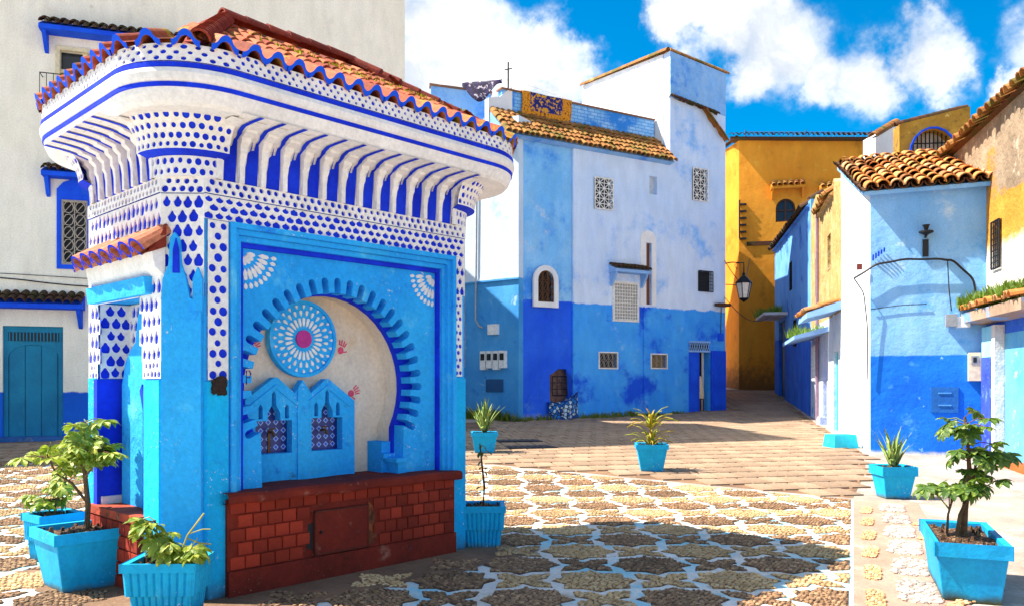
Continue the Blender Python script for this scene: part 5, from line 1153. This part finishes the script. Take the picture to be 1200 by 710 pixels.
# door hood with plants, blue pier, kerb
pc = EF.at(1165, 365)[0]
m = MB(); m.plate([(0, 2.62), (-.42, 2.66), (-.42, 2.84), (0, 2.90)], [], 3.45, 6.6, lambda x, y, z: (y, x, z)); hdn = m.build('door_hood', plaster('pale_hood', C(176, 150, 126), C(150, 126, 106), [(C(110, 160, 210), 2, .52, .66)]), ed)
tile_rows(hdn, barrel(.10, .08, .45, .016, 6).mesh('hood_tile', ORANGE), (3.45, -.48, 2.87), (1, 0, 0), Vector((0, .8, .18)), 16, 1, .19, .38, lift=.06, jitter=.04, name='hood_tile')
m = MB(); m.plate([(0, 2.62), (-.38, 2.64), (0, 2.05)], [], 3.47, 3.58, lambda x, y, z: (y, x, z)); m.build('hood_bracket', DEEP, ed)
VIO = plaster('violet_blue_wash', C(40, 60, 206), C(60, 90, 220), [(C(110, 150, 235), 4, .56, .7), (C(214, 222, 240), 7, .63, .72)], (0.0, C(40, 60, 206), C(60, 90, 220), .1, []), bs=.9, bscale=9)
m = MB(); m.box(3.5, 3.78, -.08, 0.0, -.4, 2.5); m.build('white_pier', MATS['patchy_blue_rubble'], ed); m = MB(); m.box(3.80, 4.42, -.14, 0.0, -.4, 2.0); m.build('blue_pier', VIO, ed); m = MB(); m.box(3.80, 4.42, -.13, 0, 2.0, 2.56); m.build('pier_head', plaster('aqua_wash', C(120, 206, 236), C(160, 220, 240), bs=.5), ed)
m = MB(); m.box(4.43, 4.60, -.16, 0, -.4, 2.56); m.build('white_pier', EDW, ed); m = MB(); m.box(4.61, 5.6, .0, .02, -.4, 2.4); m.build('door', plaster('pale_aqua_boards', C(110, 190, 230), C(80, 160, 225), [(C(220, 230, 238), 2, .58, .7)], bs=.5), ed)
kb = MB(); kb.taper((0, 0), .5, 2.2, -.2, .46, 2.1, .13); ko = kb.build('kerb', plaster('terracotta_kerb', C(206, 100, 50), C(186, 84, 40), bs=.5)); ko.location = (8.45, 13.0, ground_z(13)); ko.rotation_euler = (0, 0, -.23); tag(ko, 'terracotta coloured kerb at the foot of the right edge house', 'kerb')

# ------------------------------------------------------------ arched ochre wall behind the barrel-tile roof
PF = Frame((11.1, 23.6), RAD(-6))
pf = PF.thing('arched_wall', 'weathered ochre wall with barred arch behind the orange roof', 'wall')
PM = plaster('dark_ochre_stone', C(196, 150, 56), C(160, 118, 46), [(C(110, 84, 44), 1.8, .54, .7), (C(226, 190, 110), 4, .6, .74)], bs=1.0, bscale=6)
x0, x1 = PF.at(1054, 150)[0], PF.at(1137, 150)[0]; za, zb = PF.at(1054, 146)[1], PF.at(1137, 125)[1]
ax0, ax1, at = PF.at(1067, 170)[0], PF.at(1120, 170)[0], PF.at(1094, 151)[1]
m = MB(); m.plate([(x0, -.5), (x1, -.5), (x1, zb), (x0, za)], [archrect(ax0, ax1, 7.0, at, .75)], 0, .5); m.build('wall', PM, pf)
mm = MB()
for i in range(1, 11): x = ax0 + (ax1 - ax0) * i / 11; mm.tube([(x, .1, 7), (x, .1, at - .05 - .7 * abs(i / 11 - .5) ** 2 * 2)], .02, 5)
mm.tube([(ax0, .1, at - .4), (ax1, .1, at - .4)], .02, 5); mm.build('arch_bars', IRON, pf)
MB().box(ax0 - .1, ax1 + .1, .4, .49, 6.9, at - .02).build('arch_back', plaster('whitewashed_blocks', C(226, 222, 216), C(170, 160, 150), bs=.8, nscale=3), pf)
MB().plate(archrect(ax0 - .05, ax1 + .05, 7.0, at + .05, .80), [archrect(ax0, ax1, 7.0, at, .75)], -.05, .0).build('arch_ring', DEEP, pf)
coping(pf, (x0 - .05, .2, za + .02), (x1, .2, zb + .02), dk, .22)
GF = Frame((10.9, 25.0), RAD(40)); gf = GF.thing('white_gable', 'white gable end with tiled coping left of the barred arch', 'wall')
x0, x1 = GF.at(1026, 170)[0], GF.at(1052, 170)[0]; m = MB(); m.plate([(x0, -.5), (x1, -.5), (x1, GF.at(1052, 146)[1]), (x0, GF.at(1026, 162)[1])], [], 0, .4); m.build('wall', CHW, gf)
coping(gf, (x0, .1, GF.at(1026, 162)[1] + .05), (x1, .1, GF.at(1052, 146)[1] + .05), ck, .24)

# ------------------------------------------------------------ street lantern
lp = CHF.world(8.62, .3, 0); LNP = Vector((8.35, 29.2, EYE + (450 - 340) / FPX * 29.2))
ln = thing('wall_lantern', 'black iron lantern with frosted panes on a scroll bracket over the alley', 'lantern', LNP)
mm = MB(); mm.tube([(-.85, .3, .95), (-.4, .15, 1.02), (0, 0, .98), (0, 0, .62)], .022); mm.tube([(-.85, .3, .25), (-.3, .1, .2), (-.02, 0, .05)], .016); mm.tube([(-.2 + .1 * math.cos(a), .08, .88 + .1 * math.sin(a)) for a in [k * .6 for k in range(9)]], .012, 5); mm.build('bracket', IRON, ln)
mm = MB(); mm.lathe([(.02, .64), (.06, .58), (.05, .52), (.12, .46), (.30, .28), (.31, .24)], 0, 0, 6); mm.build('lantern_roof', IRON, ln)
mm = MB(); mm.lathe([(.27, .24), (.16, -.30)], 0, 0, 6); mm.build('pane', simple('frosted_pane', C(214, 206, 196), .4), ln)
mm = MB()
for k in range(6): a = k * math.pi / 3; mm.tube([(.28 * math.cos(a), .28 * math.sin(a), .25), (.165 * math.cos(a), .165 * math.sin(a), -.3)], .016, 4)
mm.lathe([(.01, -.44), (.05, -.4), (.12, -.36), (.18, -.30), (.16, -.28)], 0, 0, 6); mm.build('lantern_cage', IRON, ln)
cable('alley_cable', [CHF.world(8.5, -.06, 5.9), LNP + Vector((.0, 0, .15)), Vector((10.0, 34, 6.9)), Vector((10.9, 37.6, 6.8))], 'black cable strung past the lantern to the ochre house', .014, sag=.1)
cable('alley_cable', [CHF.world(8.5, -.06, 4.6), LNP + Vector((.4, .5, -1.1)), Vector((11.6, 35.8, 4.6))], 'lower cable crossing the alley under the lantern', .012, sag=.12)
# ------------------------------------------------------------ planters and plants
POT = plaster('turquoise_pot_paint', C(10, 176, 224), C(10, 158, 214), [(C(70, 186, 226), 4, .6, .78), (C(20, 96, 160), 7, .68, .8)], bs=.4, rough=.65, nscale=3, wear=.5, base_dirt_shade=(-.01, .08, C(90, 90, 70)))
POTD = plaster('stained_pot_paint', C(12, 166, 216), C(12, 146, 204), [(C(60, 170, 216), 4, .6, .78), (C(90, 120, 120), 6, .66, .78)], bs=.4, rough=.6, nscale=3, base_dirt_shade=(.0, .09, C(60, 66, 40)))
PG = 'turquoise painted planters'
def square_pot(loc, rz, w, d, h, label, mt=POT, tp=.74, rim=.07, lip=.018):
    t = thing('planter', label, 'planter', loc, rz, PG); th = .028
    mm = MB(); wb, db = w * tp, d * (1 - (1 - tp) * w / d)
    mm.add([(sx * a / 2, sy * b / 2, z) for a, b, z in ((wb, db, 0), (w - .02, d - .02, h - rim), (w - .02, d - .02, h - rim + .001)) for sx, sy in ((-1, -1), (1, -1), (1, 1), (-1, 1))], [(0, 3, 2, 1)] + [(k * 4 + i, k * 4 + (i + 1) % 4, k * 4 + 4 + (i + 1) % 4, k * 4 + 4 + i) for k in (0, 1) for i in range(4)])
    b = mm.build('pot_body', mt, t); bv = b.modifiers.new('bevel', 'BEVEL'); bv.width = .008; bv.segments = 2
    o_ = [(-w / 2 - lip + .01, -d / 2 - lip + .01), (w / 2 + lip - .01, -d / 2 - lip + .01), (w / 2 + lip - .01, d / 2 + lip - .01), (-w / 2 - lip + .01, d / 2 + lip - .01)]; i_ = [(-w / 2 + th, -d / 2 + th), (w / 2 - th, -d / 2 + th), (w / 2 - th, d / 2 - th), (-w / 2 + th, d / 2 - th)]
    r_ = MB().plate(o_, [i_], h - rim, h, lambda x, y, z: (x, z, y)).build('rim', mt, t); bv = r_.modifiers.new('bevel', 'BEVEL'); bv.width = .007; bv.segments = 2
    soil(t, w / 2 - th, d / 2 - th, h - .045); return t
def soil(t, a, b, z):
    mm = MB(); mm.grid(lambda u, v: (-a + 2 * a * u, -b + 2 * b * v, z + .018 * math.sin(u * 9 + v * 4) * math.sin(v * 11) + .03 * math.sin(math.pi * u) * math.sin(math.pi * v)), 10, 10)
    for k in range(26):
        x, y, r = random.uniform(-a, a) * .9, random.uniform(-b, b) * .9, random.uniform(.008, .018); mm.taper((x, y), r * 2, r * 1.6, z, r, r, z + .03 + r)
    mm.build('soil', SOIL, t)
def ribbed_pot(loc, rz, w, d, h, label, mt=POT):
    t = thing('planter', label, 'planter', loc, rz, PG)
    def ringp(a, b, n=9, rib=.010):
        pts = []
        for (x0, y0), (x1, y1) in (((-a, -b), (a, -b)), ((a, -b), (a, b)), ((a, b), (-a, b)), ((-a, b), (-a, -b))):
            dx, dy = x1 - x0, y1 - y0; L = math.hypot(dx, dy); nx, ny = dy / L, -dx / L; m_ = max(3, round(n * L / (2 * a)))
            for i in range(m_):
                for f, o_ in ((.04, -.4), (.2, .75), (.5, 1), (.8, .75), (.96, -.4)): q_ = (i + f) / m_; pts.append((x0 + dx * q_ + nx * rib * o_, y0 + dy * q_ + ny * rib * o_))
        return pts
    mm = MB(); levels = [(ringp(w * .38, d * .38), 0), (ringp(w * .42, d * .42), h * .44), (ringp(w * .47, d * .47), h * .45), (ringp(w * .495, d * .495), h * .88)]; n = len(levels[0][0])
    mm.add([(x, y, z) for p, z in levels for x, y in p], [(k * n + i, k * n + (i + 1) % n, (k + 1) * n + (i + 1) % n, (k + 1) * n + i) for k in range(3) for i in range(n)] + [tuple(range(n))]); mm.build('pot_body', mt, t)
    a, b = w / 2, d / 2
    r_ = MB().plate([(-a - .012, -b - .012), (a + .012, -b - .012), (a + .012, b + .012), (-a - .012, b + .012)], [[(-a + .03, -b + .03), (a - .03, -b + .03), (a - .03, b - .03), (-a + .03, b - .03)]], h * .87, h, lambda x, y, z: (x, z, y)).build('rim', mt, t); bv = r_.modifiers.new('bevel', 'BEVEL'); bv.width = .012; bv.segments = 3
    soil(t, a - .03, b - .03, h - .04); return t
def leafmat(name, ca, cb, cc=None):
    m_, q, b = base(name); oi = q.n('ShaderNodeObjectInfo'); v = q.obj()
    r = oi.outputs['Random']; col = q.mix(r, ca, cb)
    if cc: col = q.mix(q.mapr(q.noise(q.vmath('ADD', v, oi.outputs['Location']), 22, 3, .6), .54, .64), col, cc)
    q.set(b.inputs['Base Color'], col); b.inputs['Roughness'].default_value = .52; b.inputs['Specular IOR Level'].default_value = .45
    tr_ = q.n('ShaderNodeBsdfTranslucent', i_Color=q.mix(.5, col, C(150, 190, 40))); ms = q.n('ShaderNodeMixShader', i_Fac=.25); q.set(ms.inputs[1], b.outputs[0]); q.set(ms.inputs[2], tr_.outputs[0])
    q.set(q.nt.nodes['Material Output'].inputs[0], ms.outputs[0]); return m_
LEAF_Y = leafmat('variegated_leaf', C(110, 132, 36), C(152, 164, 50), C(220, 210, 80)); LEAF_D = leafmat('dark_green_leaf', C(56, 88, 30), C(88, 118, 38), C(150, 166, 60)); LEAF_A = leafmat('aloe_leaf', C(120, 150, 60), C(160, 180, 90), C(190, 200, 120)); LEAF_R = leafmat('orange_yellow_leaf', C(176, 184, 50), C(204, 160, 44), C(140, 168, 54)); LEAF_S = leafmat('sapling_leaf', C(50, 66, 34), C(66, 84, 40))
BARK = plaster('bark', C(120, 92, 64), C(92, 68, 46), bs=.8, bscale=40, nscale=8)
def leaflet(mm, o, d, up, l, w):
    d, up = Vector(d).normalized(), Vector(up); s_ = d.cross(up).normalized(); n = s_.cross(d)
    c = []
    for t, ww, dz in ((0, .0, 0), (.25, .7, .03), (.55, 1, .02), (.82, .75, -.05), (1, .06, -.16)):
        p = Vector(o) + d * (l * t) + n * (dz * l); c += [p - s_ * (w * ww / 2) + n * (.12 * w * ww), p, p + s_ * (w * ww / 2) + n * (.12 * w * ww)]
    mm.add(c, [(3 * k + i, 3 * k + i + 1, 3 * k + 4 + i, 3 * k + 3 + i) for k in range(4) for i in (0, 1)])
def palmate(nl, l, w, mt, droop=.35):
    """one hand-shaped leaf: leaflets radiating from the stalk end"""
    mm = MB(); mm.tube([(0, -l * .75, -l * .12), (0, -l * .3, .0), (0, 0, 0)], .0035, 4)
    for k in range(nl):
        a = RAD(-125 + 250 * k / (nl - 1)); leaflet(mm, (0, 0, 0), (math.sin(a), math.cos(a), -droop * random.uniform(.4, 1.2)), (0, 0, 1), l * random.uniform(.8, 1.1), w)
    return mm.mesh('leaf', mt, False)
def place_leaf(t, me, p, az, tilt, s_): link('leaf', me, t, Matrix.Translation(p) @ Matrix.Rotation(az, 4, 'Z') @ Matrix.Rotation(tilt, 4, 'X') @ Matrix.Scale(s_, 4))
def schefflera(loc, label, stems, meshes, n, spread, h0, h1, sc_=1.0, umin=.45):
    t = thing('schefflera', label, 'plant', loc, 0, 'leafy shrubs in planters')
    for st in stems: MB().tube(st[0], st[1], 7).build('stem', BARK, t)
    tops = stems
    for k in range(n):
        st = random.choice(stems)[0]; u = random.uniform(umin, 1) ** .8; i = u * (len(st) - 1); a = Vector(st[int(i)]); b = Vector(st[min(int(i) + 1, len(st) - 1)]); p0 = a.lerp(b, i - int(i))
        az = random.uniform(0, 6.283); rr = spread * random.uniform(.15, 1); p = p0 + Vector((rr * math.cos(az), rr * math.sin(az), rr * random.uniform(-.1, .45)))
        p.z = min(max(p.z, h0), h1)
        mid_ = p0.lerp(p, .5) + Vector((0, 0, .02)); MB().tube([p0, mid_, p], .004, 4).build('leaf_stalk', BARK if k % 3 else LEAF_Y, t)
        place_leaf(t, random.choice(meshes), p, az - math.pi / 2 + random.uniform(-.6, .6), random.uniform(-1.0, .7), sc_ * random.uniform(.75, 1.15))
    return t
def aloe(loc, label, n, l, mt, name='aloe', w=.045, spread=.7, grp=None, curl=.15, levels=(0.0,)):
    t = thing(name, label, 'plant', loc, random.uniform(0, 6), grp)
    for lev in levels:
        for k in range(n):
            az = k * 2.4 + lev * 9; q_ = (k + .5) / n; tilt = .06 + spread * q_; L = l * random.uniform(.75, 1.08) * (1 - .15 * q_); mm = MB(); vs = []
            for i in range(6):
                u = i / 5; a = tilt + curl * u * u; x = L * u * math.sin(a); z = L * u * math.cos(a); ww = w * (1 - u ** 1.6) * (.75 + .5 * min(u * 3, 1)) + .001
                vs += [(x + .01, -ww / 2, z + .008), (x, 0, z - .006), (x + .01, ww / 2, z + .008)]
            mm.add(vs, [(3 * i + j, 3 * i + j + 1, 3 * i + 4 + j, 3 * i + 3 + j) for i in range(5) for j in (0, 1)] + [(3 * i, 3 * i + 3, 3 * i + 5, 3 * i + 2) for i in range(5)])
            link('leaf', mm.mesh('leaf', mt, True), t, Matrix.Translation((0, 0, lev)) @ Matrix.Rotation(az, 4, 'Z'))
    return t
ly = [palmate(8, .12, .050, LEAF_Y) for _ in range(4)]; ld = [palmate(8, .125, .060, LEAF_D, .3) for _ in range(4)]; ls = [palmate(7, .10, .044, LEAF_Y, .5) for _ in range(3)]
# big square planter left of the fountain, with its small tree
P = Vector((-3.20, 6.06, 0)); square_pot(P, FA, .56, .56, .44, 'large square turquoise planter at front left holding a small tree')
P1s = [([(0.02, 0, .38), (.02, .02, .6), (.0, .01, .85), (-.02, .02, 1.08), (-.0, .0, 1.22)], [.022, .020, .016, .012, .008]), ([(.015, .01, .62), (-.10, .02, .76), (-.2, -.02, .84), (-.26, -.03, .98)], [.011, .010, .008, .006]), ([(.0, .01, .8), (.10, -.05, .9), (.16, -.05, 1.04)], [.009, .007, .005])]
schefflera(P, 'yellow-green leafy small tree in the large square planter', P1s, ly, 46, .19, .70, 1.36, .95, .45)
P = Vector((-3.93, 6.95, 0)); ribbed_pot(P, FA + .1, .34, .34, .40, 'small ribbed planter half hidden behind the large square planter')
schefflera(P, 'low bushy yellow-green plant behind the large square planter', [([(0, 0, .36), (.02, 0, .5), (.08, .02, .62), (.12, 0, .78)], [.008, .007, .006, .004]), ([(0, 0, .36), (-.06, 0, .46), (-.14, 0, .52)], [.007, .006, .004])], ls, 30, .16, .42, .80)
P = Vector((-2.23, 5.27, 0)); ribbed_pot(P, .04, .44, .36, .37, 'ribbed turquoise planter against the front corner of the fountain')
schefflera(P, 'straggly plant with yellow tips in planter at fountain corner', [([(0, 0, .34), (-.02, -.04, .44), (-.06, -.05, .5)], [.008, .007, .005]), ([(.05, 0, .34), (.12, -.05, .42), (.2, -.06, .42)], [.007, .006, .005]), ([(-.05, 0, .34), (-.07, 0, .5), (-.09, 0, .62)], [.006, .005, .004])], ls, 36, .13, .36, .64, 1.0, .3)
tw2 = MB(); tw2.tube([(.06, 0, .36), (.12, 0, .52), (.22, .02, .66)], .006, 5); tw2.tube([(.12, 0, .50), (.2, 0, .47), (.27, .01, .46)], .005, 5); tw2.tube([(.13, 0, .53), (.22, 0, .56), (.27, 0, .56)], .004, 5)
to = tw2.build('bare_twig', simple('dry_twig', C(170, 160, 70), .8)); to.location = P; tag(to, 'bare pale twig sticking up from planter at fountain corner', 'twig')
P = Vector((-.27, 7.56, 0)); ribbed_pot(P, .04, .38, .36, .385, 'ribbed blue planter at the right foot of the fountain')
t = thing('sapling', 'thin dark sapling in the ribbed planter right of the fountain', 'plant', P)
MB().tube([(0, 0, .34), (.012, 0, .55), (-.01, .01, .75), (-.03, 0, .95)], [.014, .012, .010, .006], 6).build('stem', simple('dark_bark', C(74, 46, 34), .8), t)
mm = MB(); leaflet(mm, (0, 0, 0), (0, 1, -.3), (0, 0, 1), .07, .035); lf1 = mm.mesh('leaf', LEAF_S)
for k in range(20):
    z = random.uniform(.5, .97); az = random.uniform(0, 6.28); place_leaf(t, lf1, (.0 + .01 * math.cos(az) - .02 * (z - .6), .01 * math.sin(az), z), az, random.uniform(-.6, .3), random.uniform(.6, 1.2))
P = gpt(567, 532) + Vector((0, .25, 0)); square_pot(P, .06, .50, .50, .42, 'turquoise pot with a spiky aloe behind the fountain'); aloe(P + Vector((0, 0, .38)), 'pale spiky aloe in the pot behind the fountain', 20, .78, LEAF_A, w=.085, spread=.55, grp='aloes in pots')
P = gpt(766, 554) + Vector((0, .22, 0)); square_pot(P, -.10, .50, .50, .46, 'turquoise pot standing alone in the middle of the plaza', tp=.68)
aloe(P + Vector((0, 0, .40)), 'orange and yellow spiky bromeliad in the middle plaza pot', 20, .50, LEAF_R, 'bromeliad', .055, .95, curl=.5, levels=(0, .30))
P = gpt(1055, 585) + Vector((0, .2, 0)); square_pot(P, -.04, .43, .43, .42, 'blue pot with spiky aloe in front of barrel-tile house', tp=.72, rim=.11); aloe(P + Vector((0, 0, .36)), 'yellow-green spiky aloe in the pot by barrel-tile house', 16, .62, LEAF_A, w=.07, spread=.5, grp='aloes in pots')
P = Vector((3.32, 5.98, 0)); square_pot(P, -math.atan(BK) + .02, .45, 1.02, .41, 'long turquoise trough planter at the lower right corner', POTD, .78, .085)
S8 = [([(-.02, -.05, .36), (.0, -.04, .6), (.04, -.03, .85), (.03, -.02, 1.1), (.02, .0, 1.26)], [.026, .022, .018, .014, .010]), ([(-.10, -.10, .36), (-.06, -.08, .55), (.05, -.05, .75), (.10, -.02, 1.0)], [.014, .013, .011, .008]), ([(-.14, -.05, .36), (-.13, -.05, .55), (-.08, -.05, .72)], [.010, .008, .006]), ([(.05, -.03, .85), (.18, -.05, .95), (.30, -.04, .98)], [.010, .008, .005])]
schefflera(P, 'dark green leafy shrub in the long trough planter', S8, ld, 66, .17, .74, 1.34, .82, .5)
# ------------------------------------------------------------ weeds, ledge plants, drain covers
WEED = leafmat('weed_green', C(70, 90, 30), C(110, 120, 40)); WEEDY = leafmat('ledge_green', C(110, 136, 36), C(72, 104, 30))
def tuft(mm, p, n, r, h, w=.02):
    for k in range(n):
        a = random.uniform(0, 6.28); q_ = r * math.sqrt(random.random()); x, y = p[0] + q_ * math.cos(a), p[1] + q_ * math.sin(a); b = random.uniform(0, 6.28); l = h * random.uniform(.5, 1.2); ww = w * random.uniform(.6, 1.4)
        mm.add([(x - ww * math.cos(b), y - ww * math.sin(b), p[2]), (x + ww * math.cos(b), y + ww * math.sin(b), p[2]), (x + .4 * l * math.cos(a + b), y + .4 * l * math.sin(a + b), p[2] + l)], [(0, 1, 2)])
mm = MB()
for k in range(60):
    s_ = random.uniform(-.2, 6.6)
    if 1.0 < s_ < 2.3: continue
    p = CHF.world(s_, -.12 - random.uniform(0, .15), 0); p.z = ground_z(p.y); tuft(mm, p, 12, .18, .20 if s_ < 4.5 else .1, .03)
for k in range(26):
    p = CWF.world(random.uniform(.4, 3.0), -.15, 0); p.z = ground_z(p.y); tuft(mm, p, 16, .2, .32, .04)
wo = stuff(mm.build('wall_foot_weeds', WEED)); wo['label'] = 'weeds growing along the foot of the blue house'
mm = MB()
for k in range(110): p = EF.world(random.choice((3.9, 4.3, 4.5, 5.2, 5.9)) + random.gauss(0, .2), random.uniform(-.42, -.05), 2.92 + random.uniform(0, .12)); tuft(mm, p, 18, .12, random.uniform(.05, .22), .028)
wo = stuff(mm.build('hood_plants', WEEDY)); wo['label'] = 'green plants growing on the door hood at right'
mm = MB()
for k in range(30): p = AF.world(random.uniform(.4, 4.4), random.uniform(-.8, -.1), 2.95); tuft(mm, p, 12, .15, .25, .03)
for k in range(30): p = BF.world(random.uniform(1.0, 3.9), random.uniform(-.85, -.05), 4.36); tuft(mm, p, 12, .15, .35, .04)
for k in range(16): p = RF.world(random.uniform(2.0, 2.9), random.uniform(.3, 1.6), 5.6 + random.uniform(0, .5)); tuft(mm, p, 14, .15, .28, .035)
wo = stuff(mm.build('ledge_plants', WEEDY)); wo['label'] = 'small plants on alley ledges and beside the orange roof'
for k, (px, py, lb) in enumerate(((607, 517, 'farther dark iron drain cover in the shaded paving'), (622, 524.5, 'nearer dark iron drain cover in the shaded paving'))):
    p = gpt(px, py); t = thing('drain_cover', lb, 'drain cover', p + Vector((0, 0, .026)), RAD(12), 'drain covers')
    MB().box(-.5, .5, -.32, .32, -.01, .004).build('plate', IRON, t)
    for i in range(7): MB().box(-.44 + i * .135, -.37 + i * .135, -.26, .26, .004, .012).build('bar', simple('worn_iron', C(70, 60, 54), .6, .3), t)
